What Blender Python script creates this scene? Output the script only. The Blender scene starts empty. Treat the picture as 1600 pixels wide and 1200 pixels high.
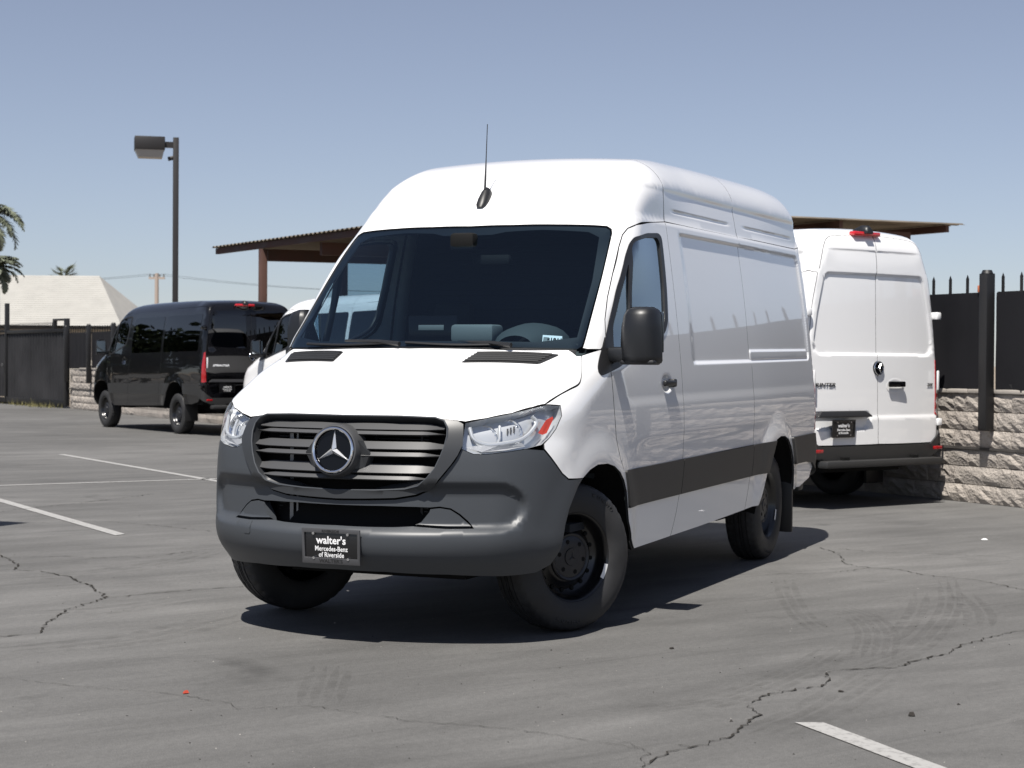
import bpy, bmesh, math, random
import numpy as np
from mathutils import Vector, Matrix, geometry
from math import radians as R_, sin, cos, pi
random.seed(7); np.random.seed(7)
SC=bpy.context.scene; COL=SC.collection
# ---------------------------------------------------------------- camera
CAM_POS=(8.4816,4.1513,1.3913); YAW=-2.73583; PITCH=-0.012404; ROLL=0.0071548
_f=Vector((cos(PITCH)*cos(YAW),cos(PITCH)*sin(YAW),sin(PITCH)))
_r=_f.cross(Vector((0,0,1))).normalized(); _u=_r.cross(_f)
_r2=cos(ROLL)*_r+sin(ROLL)*_u; _u2=-sin(ROLL)*_r+cos(ROLL)*_u
cam=bpy.data.cameras.new('camera'); camo=bpy.data.objects.new('camera',cam); COL.objects.link(camo)
M=Matrix.Identity(4)
for i in range(3):
    M[i][0]=_r2[i];M[i][1]=_u2[i];M[i][2]=-_f[i];M[i][3]=CAM_POS[i]
camo.matrix_world=M
cam.sensor_width=36; cam.lens=36*2725.3/1600; cam.clip_start=.05; cam.clip_end=6000
cam.dof.use_dof=True; cam.dof.focus_distance=9.3; cam.dof.aperture_fstop=6.3
SC.camera=camo
# ---------------------------------------------------------------- light
SUN_DIR=Vector((.52,.02,1)).normalized()      # towards the sun
SUN_EL=math.asin(SUN_DIR.z); SUN_AZ=math.atan2(SUN_DIR.y,SUN_DIR.x)
world=bpy.data.worlds.new('World'); SC.world=world; world.use_nodes=True
nt=world.node_tree; nt.nodes.clear()
sky=nt.nodes.new('ShaderNodeTexSky'); sky.sky_type='NISHITA'; sky.sun_disc=False
sky.sun_elevation=SUN_EL; sky.sun_rotation=pi/2-SUN_AZ
sky.altitude=2500; sky.air_density=1.2; sky.dust_density=1.2; sky.ozone_density=4
hs=nt.nodes.new('ShaderNodeHueSaturation'); hs.inputs['Saturation'].default_value=.63; hs.inputs['Value'].default_value=1.0
bg=nt.nodes.new('ShaderNodeBackground'); bg.inputs['Strength'].default_value=.060
wo=nt.nodes.new('ShaderNodeOutputWorld')
nt.links.new(sky.outputs[0],hs.inputs['Color']); tn=nt.nodes.new('ShaderNodeVectorMath'); tn.operation='MULTIPLY'; tn.inputs[1].default_value=(1.0,.987,1.05)   # smoggy, slightly violet air
nt.links.new(hs.outputs[0],tn.inputs[0]); nt.links.new(tn.outputs[0],bg.inputs[0]); nt.links.new(bg.outputs[0],wo.inputs[0])
sl=bpy.data.lights.new('sun','SUN'); sl.energy=5.0; sl.angle=R_(.53); sl.color=(1,.955,.89)
so=bpy.data.objects.new('sun',sl); COL.objects.link(so)
so.rotation_euler=SUN_DIR.to_track_quat('Z','Y').to_euler(); so.location=(20,0,40)
vs=SC.view_settings; vs.view_transform='Standard'; vs.look='None'; vs.gamma=1; vs.exposure=.56; vs.use_curve_mapping=False
try:
    SC.cycles.max_bounces=10; SC.cycles.transparent_max_bounces=16; SC.cycles.caustics_reflective=False; SC.cycles.caustics_refractive=False
except Exception: pass
# ---------------------------------------------------------------- body surface maths
def sstep(a,b,x):
    t=np.clip((x-a)/(b-a),0,1); return t*t*(3-2*t)
def pchip(xs,ys):
    xs=np.array(xs,float); ys=np.array(ys,float); h=np.diff(xs); d=np.diff(ys)/h
    m=np.zeros(len(xs)); m[0]=d[0]; m[-1]=d[-1]
    for i in range(1,len(xs)-1):
        if d[i-1]*d[i]>0:
            w1=2*h[i]+h[i-1]; w2=h[i]+2*h[i-1]; m[i]=(w1+w2)/(w1/d[i-1]+w2/d[i])
    def f(x):
        x=np.clip(x,xs[0],xs[-1]); i=np.clip(np.searchsorted(xs,x)-1,0,len(xs)-2)
        t=(x-xs[i])/h[i]; t2=t*t; t3=t2*t
        return (2*t3-3*t2+1)*ys[i]+(t3-2*t2+t)*h[i]*m[i]+(-2*t3+3*t2)*ys[i+1]+(t3-t2)*h[i]*m[i+1]
    return f
def catmull(P,n=10,closed=False):
    P=np.array(P,float)
    if closed: Q=np.vstack([P[-1],P,P[0],P[1]])
    else: Q=np.vstack([2*P[0]-P[1],P,2*P[-1]-P[-2]])
    out=[]
    for i in range(1,len(Q)-2):
        p0,p1,p2,p3=Q[i-1:i+3]
        k=lambda a,b: max(np.linalg.norm(b-a),1e-6)**.5
        t0=0;t1=t0+k(p0,p1);t2=t1+k(p1,p2);t3=t2+k(p2,p3)
        for t in np.linspace(t1,t2,n,endpoint=False):
            A1=(t1-t)/(t1-t0)*p0+(t-t0)/(t1-t0)*p1;A2=(t2-t)/(t2-t1)*p1+(t-t1)/(t2-t1)*p2;A3=(t3-t)/(t3-t2)*p2+(t-t2)/(t3-t2)*p3
            B1=(t2-t)/(t2-t0)*A1+(t-t0)/(t2-t0)*A2;B2=(t3-t)/(t3-t1)*A2+(t-t1)/(t3-t1)*A3
            out.append((t2-t)/(t2-t1)*B1+(t-t1)/(t2-t1)*B2)
    if not closed: out.append(P[-1])
    return np.array(out)
def rrect(x,z,x0,x1,z0,z1,r):
    cx=(x0+x1)/2;cz=(z0+z1)/2
    qx=np.abs(x-cx)-(x1-x0)/2+r; qz=np.abs(z-cz)-(z1-z0)/2+r
    return np.minimum(np.maximum(qx,qz),0)+np.hypot(np.maximum(qx,0),np.maximum(qz,0))-r
FRONT=[(.78,.05),(.83,.22),(.905,.325),(.968,.405),(1.010,.462),(1.02,.52),(1.013,.62),(1.008,.74),(1.0,.88),(.982,1.0),(.945,1.09),(.875,1.165),(.76,1.235),(.6,1.305),(.42,1.38),(.24,1.445),(.15,1.482)]
WIND=[(.12,1.506),(-.22,1.835),(-.45,2.06)]
HIGH=[(-.585,2.18),(-.70,2.285),(-.83,2.39),(-.98,2.485),(-1.16,2.565),(-1.40,2.632),(-1.75,2.674),(-2.3,2.70),(-3.6,2.735),(-4.45,2.742),(-4.70,2.725),(-4.84,2.665),(-4.895,2.56),(-4.91,2.35)]
LOW=[(-.585,2.175),(-.70,2.258),(-.83,2.32),(-1.0,2.365),(-1.3,2.40),(-1.8,2.42),(-3.0,2.43),(-4.3,2.42),(-4.62,2.395),(-4.80,2.33),(-4.87,2.22),(-4.90,2.05)]
REAR=[(-4.925,1.7),(-4.935,1.2),(-4.94,.7),(-4.94,.4),(-4.9,.05)]
class Field:
    def __init__(s,high=True,windows=False):
        s.high=high; s.windows=windows
        P=catmull(FRONT+WIND+(HIGH if high else LOW)+REAR,12)
        s.g=.0125; s.x0=-5.6; s.z0=-.3
        nx=int(7.2/s.g); nz=int(3.6/s.g)
        X,Z=np.meshgrid(s.x0+np.arange(nx)*s.g,s.z0+np.arange(nz)*s.g,indexing='ij')
        X=X.ravel();Z=Z.ravel()
        best=np.full(X.shape,1e9);
        Pc=np.vstack([P,P[:1]]);ins=np.zeros(X.shape,bool)
        for a,b in zip(Pc[:-1],Pc[1:]):
            d=b-a;L=d@d
            if L<1e-12: continue
            t=np.clip(((X-a[0])*d[0]+(Z-a[1])*d[1])/L,0,1)
            np.minimum(best,(X-a[0]-t*d[0])**2+(Z-a[1]-t*d[1])**2,out=best)
            c=(a[1]>Z)!=(b[1]>Z)
            if abs(d[1])>1e-12: ins^=c&(X<(Z-a[1])/d[1]*d[0]+a[0])
        D=np.sqrt(best)*np.where(ins,-1,1); D=D.reshape(nx,nz)
        for _ in range(2):   # light smoothing for clean highlights
            for ax in (0,1):
                E=D.copy();sl=[slice(None)]*2
                a=[slice(None)]*2;a[ax]=slice(2,None);b=[slice(None)]*2;b[ax]=slice(None,-2);m=[slice(None)]*2;m[ax]=slice(1,-1)
                E[tuple(m)]=.25*D[tuple(a)]+.25*D[tuple(b)]+.5*D[tuple(m)];D=E
        s.D=D
        s.Wz=pchip([0,.3,.5,.75,1.0,1.2,1.45,1.7,1.95,2.15,2.3,2.5,2.7,3.2],[.955,.972,.985,.996,.998,.992,.972,.946,.912,.88,.855,.815,.77,.65]) if high else pchip([0,.3,.5,.75,1.0,1.2,1.45,1.7,1.95,2.15,2.3,2.5,2.7,3.2],[.955,.972,.985,.996,.998,.992,.972,.946,.905,.865,.83,.78,.73,.6])
    def sd(s,x,z):
        u=np.clip((x-s.x0)/s.g,1.01,s.D.shape[0]-3.01);v=np.clip((z-s.z0)/s.g,1.01,s.D.shape[1]-3.01)
        i=u.astype(int);j=v.astype(int);a=u-i;b=v-j
        def w(t): return [(1-t)**3/6,(3*t**3-6*t**2+4)/6,(-3*t**3+3*t**2+3*t+1)/6,t**3/6]
        wa=w(a);wb=w(b);r=0
        for p in range(4):
            q=0
            for k in range(4): q=q+wb[k]*s.D[i+p-1,j+k-1]
            r=r+wa[p]*q
        return r
    def W(s,x,z):
        w=s.Wz(z)
        w=w-.017*sstep(-3.2,-4.95,x) -.035*sstep(-.9,.1,x)*sstep(1.3,1.6,z)*(1-.9*sstep(1.6,1.9,z))
        w=w+.022*sstep(-1.3,-.7,x)*sstep(1.75,2.1,z)+(.035*sstep(-2.2,-1.2,x)*sstep(2.2,2.45,z) if s.high else 0)+.03*sstep(-3.2,-4.6,x)*sstep(2.2,2.5,z)
        zr=z+.012*x
        for cx in (0,-3.665):
            d=np.hypot(x-cx,(z-.40))
            w=w+.020*(1-sstep(.485,.66,d))*sstep(.3,.5,z)
        w=w+.005*sstep(1.21,1.14,z+.008*x)*sstep(-.2,-.6,x)-.004*sstep(.98,.90,z+.012*x)*sstep(-.5,-.9,x)
        w=w-.020*sstep(.060,.030,np.hypot((x+1.165)/1.7,z-1.275))
        if not s.windows:
            m=sstep(.012,-.012,rrect(x,zr,-4.74,-1.2,1.375,2.16,.06))*sstep(-1.67,-1.80,x); w=w-.016*m
            w=w+.010*sstep(.010,-.010,rrect(x,zr,-4.71,-3.03,1.382,1.446,.02))
        if s.high:
            m=sstep(.03,-.012,rrect(x,zr,-4.80,-.90,2.225,2.41,.10)); w=w-.012*m
            for a,b,zz in ((-2.97,-1.58,2.295),(-4.66,-3.2,2.295)):
                t=np.clip((x-a)/(b-a),0,1); dd=np.abs(zr-zz)
                w=w-.007*sstep(.016,.003,dd)*sstep(0,.12,t)*sstep(1,.88,t)
        return w
    def __call__(s,x,y,z):
        ay=np.abs(y)
        A=ay-s.W(x,z)
        fr=sstep(-1.6,-.6,x); rr=sstep(-4.2,-4.7,x)
        bw=(.37-.16*sstep(1.0,1.45,z)+.10*sstep(.55,.32,z))*fr
        cr=.05+.01*sstep(1.9,2.5,z)
        B=s.sd(x+bw*ay**2.1-.05*rr*ay**2,z+cr*ay**2)
        r=.19+.06*fr*sstep(1.15,.95,z)-.04*sstep(1.0,1.2,z)*fr
        wind=sstep(-.9,-.5,x)*sstep(.35,.0,x)*sstep(1.40,1.55,z)
        r=r*(1-wind)+.085*wind
        r=r*(1-.68*rr*sstep(2.5,2.2,z))
        u=np.maximum(r+A,0);v=np.maximum(r+B,0)
        f=np.minimum(np.maximum(A,B),-r)+np.hypot(u,v)
        # bumper sculpture
        fm=sstep(.15,.4,x)
        q=rrect(ay,z,-.5,.865,.585,.79,.10)
        f=f+fm*.040*sstep(.030,-.026,q)
        f=f-fm*.012*sstep(.60,.57,z)*sstep(.30,.36,z)*sstep(.95,.8,ay)
        return f
    def cast(s,O,D,tmax=4.0,t0=None):
        O=np.asarray(O,float);D=np.asarray(D,float)
        lo=np.zeros(len(O));hi=np.full(len(O),tmax)
        for _ in range(14):
            m=(lo+hi)/2;P=O+D*m[:,None];f=s(P[:,0],P[:,1],P[:,2])
            lo=np.where(f<0,m,lo);hi=np.where(f<0,hi,m)
        fl=s(*(O+D*lo[:,None]).T);fh=s(*(O+D*hi[:,None]).T)
        t=lo+(hi-lo)*np.clip(fl/np.where(np.abs(fl-fh)<1e-12,1e-12,fl-fh),0,1)
        return O+D*t[:,None]
    def normal(s,P,h=.004):
        g=[]
        for a in range(3):
            e=np.zeros(3);e[a]=h
            g.append(s(*(P+e).T)-s(*(P-e).T))
        g=np.array(g).T;return g/np.maximum(np.linalg.norm(g,axis=1),1e-9)[:,None]
# ---------------------------------------------------------------- materials
MATS={}
def srgb(r,g,b):
    f=lambda c:(c/255/12.92 if c/255<=.04045 else ((c/255+.055)/1.055)**2.4)
    return (f(r),f(g),f(b))
def mat(name,col=(.5,.5,.5),rough=.5,metal=0,coat=0,coatr=.03,spec=.5,bump=None,noise=None,emit=None):
    """bump=(scale,strength,dist) ; noise=(scale,amount) varies the base colour and roughness"""
    if name in MATS: return MATS[name]
    m=bpy.data.materials.new(name); m.use_nodes=True; n=m.node_tree; b=n.nodes['Principled BSDF']
    b.inputs['Base Color'].default_value=(*col,1); b.inputs['Roughness'].default_value=rough; b.inputs['Metallic'].default_value=metal
    b.inputs['Specular IOR Level'].default_value=spec
    b.inputs['Coat Weight'].default_value=coat; b.inputs['Coat Roughness'].default_value=coatr
    tc=n.nodes.new('ShaderNodeTexCoord')
    if noise:
        t=n.nodes.new('ShaderNodeTexNoise'); t.inputs['Scale'].default_value=noise[0]; t.inputs['Detail'].default_value=6
        n.links.new(tc.outputs['Object'],t.inputs['Vector'])
        mp=n.nodes.new('ShaderNodeMapRange'); mp.inputs['From Min'].default_value=.3; mp.inputs['From Max'].default_value=.7
        mp.inputs['To Min'].default_value=1-noise[1]; mp.inputs['To Max'].default_value=1+noise[1]
        n.links.new(t.outputs['Fac'],mp.inputs['Value'])
        mx=n.nodes.new('ShaderNodeVectorMath'); mx.operation='SCALE'; mx.inputs[0].default_value=col
        n.links.new(mp.outputs[0],mx.inputs['Scale']); n.links.new(mx.outputs[0],b.inputs['Base Color'])
        m2=n.nodes.new('ShaderNodeMath'); m2.operation='MULTIPLY'; m2.inputs[1].default_value=rough
        n.links.new(mp.outputs[0],m2.inputs[0]); n.links.new(m2.outputs[0],b.inputs['Roughness'])
    if bump:
        t=n.nodes.new('ShaderNodeTexNoise'); t.inputs['Scale'].default_value=bump[0]; t.inputs['Detail'].default_value=5
        n.links.new(tc.outputs['Object'],t.inputs['Vector'])
        bp=n.nodes.new('ShaderNodeBump'); bp.inputs['Strength'].default_value=bump[1]; bp.inputs['Distance'].default_value=bump[2]
        n.links.new(t.outputs['Fac'],bp.inputs['Height']); n.links.new(bp.outputs[0],b.inputs['Normal'])
    if emit: b.inputs['Emission Color'].default_value=(*emit[0],1); b.inputs['Emission Strength'].default_value=emit[1]
    MATS[name]=m; return m
def glass(name,tint=(.5,.55,.55),refl=1.0,ior=1.5,rough=0.0,refl_col=(1,1,1)):
    if name in MATS: return MATS[name]
    m=bpy.data.materials.new(name); m.use_nodes=True; n=m.node_tree; n.nodes.clear()
    o=n.nodes.new('ShaderNodeOutputMaterial'); mx=n.nodes.new('ShaderNodeMixShader')
    t=n.nodes.new('ShaderNodeBsdfTransparent'); t.inputs[0].default_value=(*tint,1)
    g=n.nodes.new('ShaderNodeBsdfGlossy'); g.inputs['Roughness'].default_value=rough; g.inputs['Color'].default_value=(*refl_col,1)
    ge=n.nodes.new('ShaderNodeNewGeometry'); dt=n.nodes.new('ShaderNodeVectorMath'); dt.operation='DOT_PRODUCT'
    n.links.new(ge.outputs['Incoming'],dt.inputs[0]); n.links.new(ge.outputs['Normal'],dt.inputs[1])
    def M_(op,a,b=None,clamp=False):
        k=n.nodes.new('ShaderNodeMath'); k.operation=op; k.use_clamp=clamp
        for i,v in enumerate((a,b)):
            if v is None: continue
            if hasattr(v,'node'): n.links.new(v,k.inputs[i])
            else: k.inputs[i].default_value=v
        return k.outputs[0]
    f0=((ior-1)/(ior+1))**2*2           # both faces of the pane reflect
    p5=M_('POWER',M_('SUBTRACT',1.0,M_('ABSOLUTE',dt.outputs['Value'])),5.0)
    fr=M_('MULTIPLY',M_('ADD',M_('MULTIPLY',p5,1-f0),f0),refl,True)
    n.links.new(fr,mx.inputs[0]); n.links.new(t.outputs[0],mx.inputs[1]); n.links.new(g.outputs[0],mx.inputs[2]); n.links.new(mx.outputs[0],o.inputs[0])
    MATS[name]=m; return m
# ---------------------------------------------------------------- objects
def empty(name,loc,rz=0,label=None,cat=None,group=None,scale=1):
    o=bpy.data.objects.new(name,None); COL.objects.link(o); o.location=loc; o.rotation_euler=(0,0,rz); o.empty_display_size=.2
    tag(o,label,cat,group); return o
def tag(o,label=None,cat=None,group=None,kind=None):
    if label: o['label']=label
    if cat: o['category']=cat
    if group: o['group']=group
    if kind: o['kind']=kind
    return o
class MB:
    def __init__(s): s.v=[];s.f=[]
    def add(s,v,f):
        k=len(s.v); s.v+= [tuple(map(float,p)) for p in v]; s.f+=[tuple(i+k for i in q) for q in f]; return s
    def box(s,x0,x1,y0,y1,z0,z1,mtx=None):
        v=[(x0,y0,z0),(x1,y0,z0),(x1,y1,z0),(x0,y1,z0),(x0,y0,z1),(x1,y0,z1),(x1,y1,z1),(x0,y1,z1)]
        if mtx is not None: v=[mtx@Vector(p) for p in v]
        return s.add(v,[(0,3,2,1),(4,5,6,7),(0,1,5,4),(1,2,6,5),(2,3,7,6),(3,0,4,7)])
    def cyl(s,a,b,r,n=16,r2=None,cap=True):
        a=Vector(a);b=Vector(b);r2=r if r2 is None else r2; d=(b-a).normalized()
        e=d.orthogonal().normalized(); g=d.cross(e)
        v=[a+r*(cos(t)*e+sin(t)*g) for t in [2*pi*i/n for i in range(n)]]+[b+r2*(cos(t)*e+sin(t)*g) for t in [2*pi*i/n for i in range(n)]]
        f=[(i,(i+1)%n,n+(i+1)%n,n+i) for i in range(n)]
        if cap: f+= [tuple(range(n))[::-1],tuple(range(n,2*n))]
        return s.add(v,f)
    def tube(s,P,r,n=8,cap=True):
        P=[Vector(p) for p in P]; rr=r if hasattr(r,'__len__') else [r]*len(P)
        d=(P[1]-P[0]).normalized(); e=d.orthogonal().normalized(); V=[];F=[]
        for i,p in enumerate(P):
            d=((P[min(i+1,len(P)-1)]-P[max(i-1,0)])).normalized(); e=(e-d*e.dot(d)).normalized(); g=d.cross(e)
            V+=[p+rr[i]*(cos(2*pi*k/n)*e+sin(2*pi*k/n)*g) for k in range(n)]
        for i in range(len(P)-1):
            F+=[(i*n+k,i*n+(k+1)%n,(i+1)*n+(k+1)%n,(i+1)*n+k) for k in range(n)]
        if cap: F+=[tuple(range(n))[::-1],tuple(range((len(P)-1)*n,len(P)*n))]
        return s.add(V,F)
    def lathe(s,prof,n=32,axis='y',close=False):
        """prof: list of (along axis, radius)"""
        V=[];m=len(prof)
        for k in range(n):
            t=2*pi*k/n
            for a,r in prof:
                V.append((r*cos(t),a,r*sin(t)) if axis=='y' else ((a,r*cos(t),r*sin(t)) if axis=='x' else (r*cos(t),r*sin(t),a)))
        F=[]
        for k in range(n):
            for j in range(m-1):
                F.append((k*m+j,((k+1)%n)*m+j,((k+1)%n)*m+j+1,k*m+j+1))
        return s.add(V,F)
    def prism(s,poly,z0,z1):
        n=len(poly); s.add([(x,y,z0) for x,y in poly]+[(x,y,z1) for x,y in poly],[(i,(i+1)%n,n+(i+1)%n,n+i) for i in range(n)]+[tuple(range(n))[::-1],tuple(range(n,2*n))]); return s
    def xf(s,m,start=0):
        s.v[start:]=[tuple(m@Vector(p)) for p in s.v[start:]]; return s
def obj(name,mb,m,parent=None,smooth=False,bevel=0,segs=2,kind=None,angle=35,loc=None,rot=None):
    me=bpy.data.meshes.new(name); me.from_pydata(mb.v,[],mb.f); 
    bm=bmesh.new(); bm.from_mesh(me); bmesh.ops.recalc_face_normals(bm,faces=bm.faces)
    if bevel: bmesh.ops.bevel(bm,geom=[e for e in bm.edges if len(e.link_faces)==2 and e.calc_face_angle(0)>R_(30)],offset=bevel,segments=segs,affect='EDGES',profile=.5,clamp_overlap=True)
    if smooth or bevel:
        for f in bm.faces: f.smooth=True
        for e in bm.edges:
            if len(e.link_faces)==2 and e.calc_face_angle(0)>R_(angle): e.smooth=False
    bm.to_mesh(me); bm.free(); me.materials.append(m)
    o=bpy.data.objects.new(name,me); COL.objects.link(o)
    if parent is not None: o.parent=parent
    if loc is not None: o.location=loc
    if rot is not None: o.rotation_euler=rot
    if kind: o['kind']=kind
    return o
def copy_obj(o,parent,loc=None,rot=None):
    c=o.copy(); COL.objects.link(c); c.parent=parent
    if loc is not None: c.location=loc
    if rot is not None: c.rotation_euler=rot
    return c
def text_mb(txt,size,depth=.001,bold=0,sx=1.0,shear=0,align='CENTER'):
    """lettering as a mesh lying in XY, centred, thickness along Z"""
    cu=bpy.data.curves.new('lettering','FONT'); cu.body=txt; cu.size=size; cu.align_x=align; cu.align_y='CENTER'; cu.extrude=depth; cu.offset=bold; cu.shear=shear; cu.resolution_u=2
    to=bpy.data.objects.new('lettering',cu); COL.objects.link(to)
    dg=bpy.context.evaluated_depsgraph_get(); me=bpy.data.meshes.new_from_object(to.evaluated_get(dg))
    mb=MB(); mb.add([(v.co.x*sx,v.co.y,v.co.z) for v in me.vertices],[tuple(p.vertices) for p in me.polygons])
    bpy.data.objects.remove(to); bpy.data.curves.remove(cu); bpy.data.meshes.remove(me); return mb
def basis(loc,ex,ey,ez):
    m=Matrix.Identity(4)
    for i in range(3): m[i][0]=ex[i];m[i][1]=ey[i];m[i][2]=ez[i];m[i][3]=loc[i]
    return m
# ---------------------------------------------------------------- panels on the body surface
class Stereo:
    def __init__(s,c,a,up=(0,0,1)):
        s.c=np.array(c,float);a=np.array(a,float);s.a=a/np.linalg.norm(a);e=np.cross(np.array(up,float),s.a);s.e1=e/np.linalg.norm(e);s.e2=np.cross(s.a,s.e1)
    def fwd(s,P):
        d=P-s.c;d=d/np.linalg.norm(d,axis=1)[:,None];k=1+d@s.a
        return np.c_[2*(d@s.e1)/k,2*(d@s.e2)/k]
    def inv(s,q):
        u=q[:,0]/2;v=q[:,1]/2;w=1+u*u+v*v
        D=(2*u[:,None]*s.e1+2*v[:,None]*s.e2+(1-u*u-v*v)[:,None]*s.a)/w[:,None]
        return np.repeat(s.c[None],len(q),0),D
class Ortho:
    def __init__(s,i,j,k,o,sg=1): s.i,s.j,s.k,s.o,s.sg=i,j,k,o,sg
    def fwd(s,P): return np.c_[P[:,s.i],P[:,s.j]]
    def inv(s,q):
        O=np.zeros((len(q),3));D=np.zeros((len(q),3));O[:,s.i]=q[:,0];O[:,s.j]=q[:,1];O[:,s.k]=s.o;D[:,s.k]=s.sg;return O,D
SIDE=Ortho(0,2,1,0.0); TOP=Ortho(0,1,2,.9)
def resample(P,d):
    P=np.asarray(P,float);out=[]
    for a,b in zip(P,np.roll(P,-1,0)):
        L=np.linalg.norm(b-a);n=max(1,int(round(L/d)))
        if L<1e-5: continue
        for k in range(n): out.append(a+(b-a)*k/n)
    return np.array(out)
def inpoly(q,P):
    x,y=q[:,0],q[:,1];r=np.zeros(len(q),bool)
    for a,b in zip(P,np.roll(P,-1,0)):
        if a[1]==b[1]: continue
        c=(a[1]>y)!=(b[1]>y);r^=c&(x<(y-a[1])/(b[1]-a[1])*(b[0]-a[0])+a[0])
    return r
def distpoly(q,P):
    best=np.full(len(q),1e9)
    for a,b in zip(P,np.roll(P,-1,0)):
        d=b-a;L=d@d
        if L<1e-14: continue
        t=np.clip(((q-a)@d)/L,0,1);best=np.minimum(best,((q-a-t[:,None]*d)**2).sum(1))
    return np.sqrt(best)
def inset(P,g):
    a=np.roll(P,1,0);b=np.roll(P,-1,0)
    A=.5*np.sum(P[:,0]*b[:,1]-b[:,0]*P[:,1])
    e1=P-a;e1/=np.maximum(np.linalg.norm(e1,axis=1),1e-9)[:,None];e2=b-P;e2/=np.maximum(np.linalg.norm(e2,axis=1),1e-9)[:,None]
    n1=np.c_[-e1[:,1],e1[:,0]];n2=np.c_[-e2[:,1],e2[:,0]];n=n1+n2;L=np.maximum((n*n1).sum(1),.35)
    return P+np.sign(A)*g*n/L[:,None]
def panel(name,F,chart,outer,m,parent,holes=(),sp=.035,off=0,gap=.0025,flange=.014,extra=(),mirror=False,hgap=0,edge=None,fn=None):
    sc=1.0
    polys=[inset(resample(chart.fwd(resample(outer,.02)),edge or sp*.6),gap)]
    for h in holes: polys.append(inset(resample(chart.fwd(resample(h,.02)),edge or sp*.6),-hgap))
    P=polys[0]; lo=P.min(0)-sp;hi=P.max(0)+sp
    gx,gy=np.meshgrid(np.arange(lo[0],hi[0],sp),np.arange(lo[1],hi[1],sp*.866)); gx=gx+(np.arange(gx.shape[0])%2)[:,None]*sp/2
    G=np.c_[gx.ravel(),gy.ravel()]
    E=[chart.fwd(np.asarray(e,float)) for e in extra]
    if E:
        EE=np.vstack(E)
        keep=np.ones(len(G),bool)
        for i in range(0,len(EE),400):
            keep&=(((G[:,None]-EE[None,i:i+400])**2).sum(2).min(1)>(sp*.4)**2)
        G=np.vstack([G[keep],EE])
    k=inpoly(G,P)
    for h in polys[1:]: k&=~inpoly(G,h)
    G=G[k]
    for h in polys: G=G[distpoly(G,h)>sp*.33]
    V2=[Vector(p) for p in np.vstack(polys+[G])]; ed=[];o=0
    for h in polys:
        n=len(h);ed+=[(o+i,o+(i+1)%n) for i in range(n)];o+=n
    nb=o
    v,e,f,ov,oe,of=geometry.delaunay_2d_cdt(V2,ed,[],0,1e-6)
    Q=np.array([(p.x,p.y) for p in v]); T=np.array([t for t in f if len(t)==3])
    c=Q[T].mean(1);k=inpoly(c,P)
    for h in polys[1:]: k&=~inpoly(c,h)
    T=T[k]
    O,D=chart.inv(Q); X=F.cast(O,D); N=F.normal(X)
    if off: X=X+N*(off if np.isscalar(off) else off(X)[:,None])
    if fn is not None: X,N=fn(X,N)
    tn=np.cross(X[T[:,1]]-X[T[:,0]],X[T[:,2]]-X[T[:,0]])
    if (tn*N[T[:,0]]).sum()<0: T=T[:,::-1]
    # boundary edges -> return flange
    cnt={}
    for t in T:
        for a,b in ((t[0],t[1]),(t[1],t[2]),(t[2],t[0])): cnt[(a,b)]=1
    bd=[(a,b) for (a,b) in cnt if (b,a) not in cnt]
    used=sorted(set(T.ravel().tolist()));rem={a:i for i,a in enumerate(used)}
    VX=X[used].tolist();VN=N[used].tolist();FF=[tuple(rem[i] for i in t) for t in T]
    if flange:
        tmap={}
        for a,b in bd:
            t=X[b]-X[a];n=np.cross(t,(N[a]+N[b])*.5);L=np.linalg.norm(n);n=n/L if L>1e-12 else N[a]
            for q in (a,b): tmap.setdefault(q,np.zeros(3)); tmap[q]+=n
        top={};bot={}
        for q,n in tmap.items():
            n=n/max(np.linalg.norm(n),1e-9)
            top[q]=len(VX);VX.append(X[q].tolist());VN.append(n.tolist());bot[q]=len(VX);VX.append((X[q]-N[q]*flange).tolist());VN.append(n.tolist())
        for a,b in bd: FF.append((top[b],top[a],bot[a],bot[b]))
    VX=np.array(VX);VN=np.array(VN)
    if mirror: VX=VX*[1,-1,1];VN=VN*[1,-1,1];FF=[q[::-1] for q in FF]
    me=bpy.data.meshes.new(name); me.from_pydata(VX.tolist(),[],FF); me.materials.append(m); nt_=len(T)
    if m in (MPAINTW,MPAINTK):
        me.materials.append(MSHUT)
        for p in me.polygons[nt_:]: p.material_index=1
    for p in me.polygons: p.use_smooth=True
    me.normals_split_custom_set_from_vertices(VN.tolist())
    ob=bpy.data.objects.new(name,me); COL.objects.link(ob)
    if parent is not None: ob.parent=parent
    return ob
MPAINTW=mat('white_paint',(.86,.86,.86),.35,coat=1.0,coatr=.02,spec=.5)
MPAINTK=mat('black_paint',(.004,.004,.005),.3,coat=1.0,coatr=.02,spec=.08)
MPLASTG=mat('grey_bumper_plastic',(.046,.051,.058),.44,bump=(900,.06,.0006),spec=.5)
MPLASTG2=mat('dark_grey_plastic',(.030,.032,.035),.40,bump=(900,.05,.0005))
MPLASTG3=mat('grille_plastic',(.062,.063,.065),.38,bump=(900,.04,.0005))
MPLASTS=mat('dark_moulding_plastic',(.026,.026,.026),.48,bump=(700,.10,.0008))
MPLASTM=mat('mirror_plastic',(.009,.010,.012),.42,bump=(800,.12,.0008))
MPLASTIC=mat('black_plastic',(.014,.014,.015),.45,bump=(500,.1,.0006))
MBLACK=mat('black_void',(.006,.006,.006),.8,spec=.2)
MDARKM=mat('radiator_metal',(.03,.03,.032),.5,metal=.6)
MSTEEL=mat('dull_steel',(.22,.22,.22),.45,metal=.9)
MGLOSSB=mat('gloss_black',(.003,.003,.004),.12,spec=.25)
MSTAR=mat('bright_chrome',(.95,.96,.97),.28,metal=.75)
MCHROME=mat('chrome',(.80,.81,.83),.07,metal=1)
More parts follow.
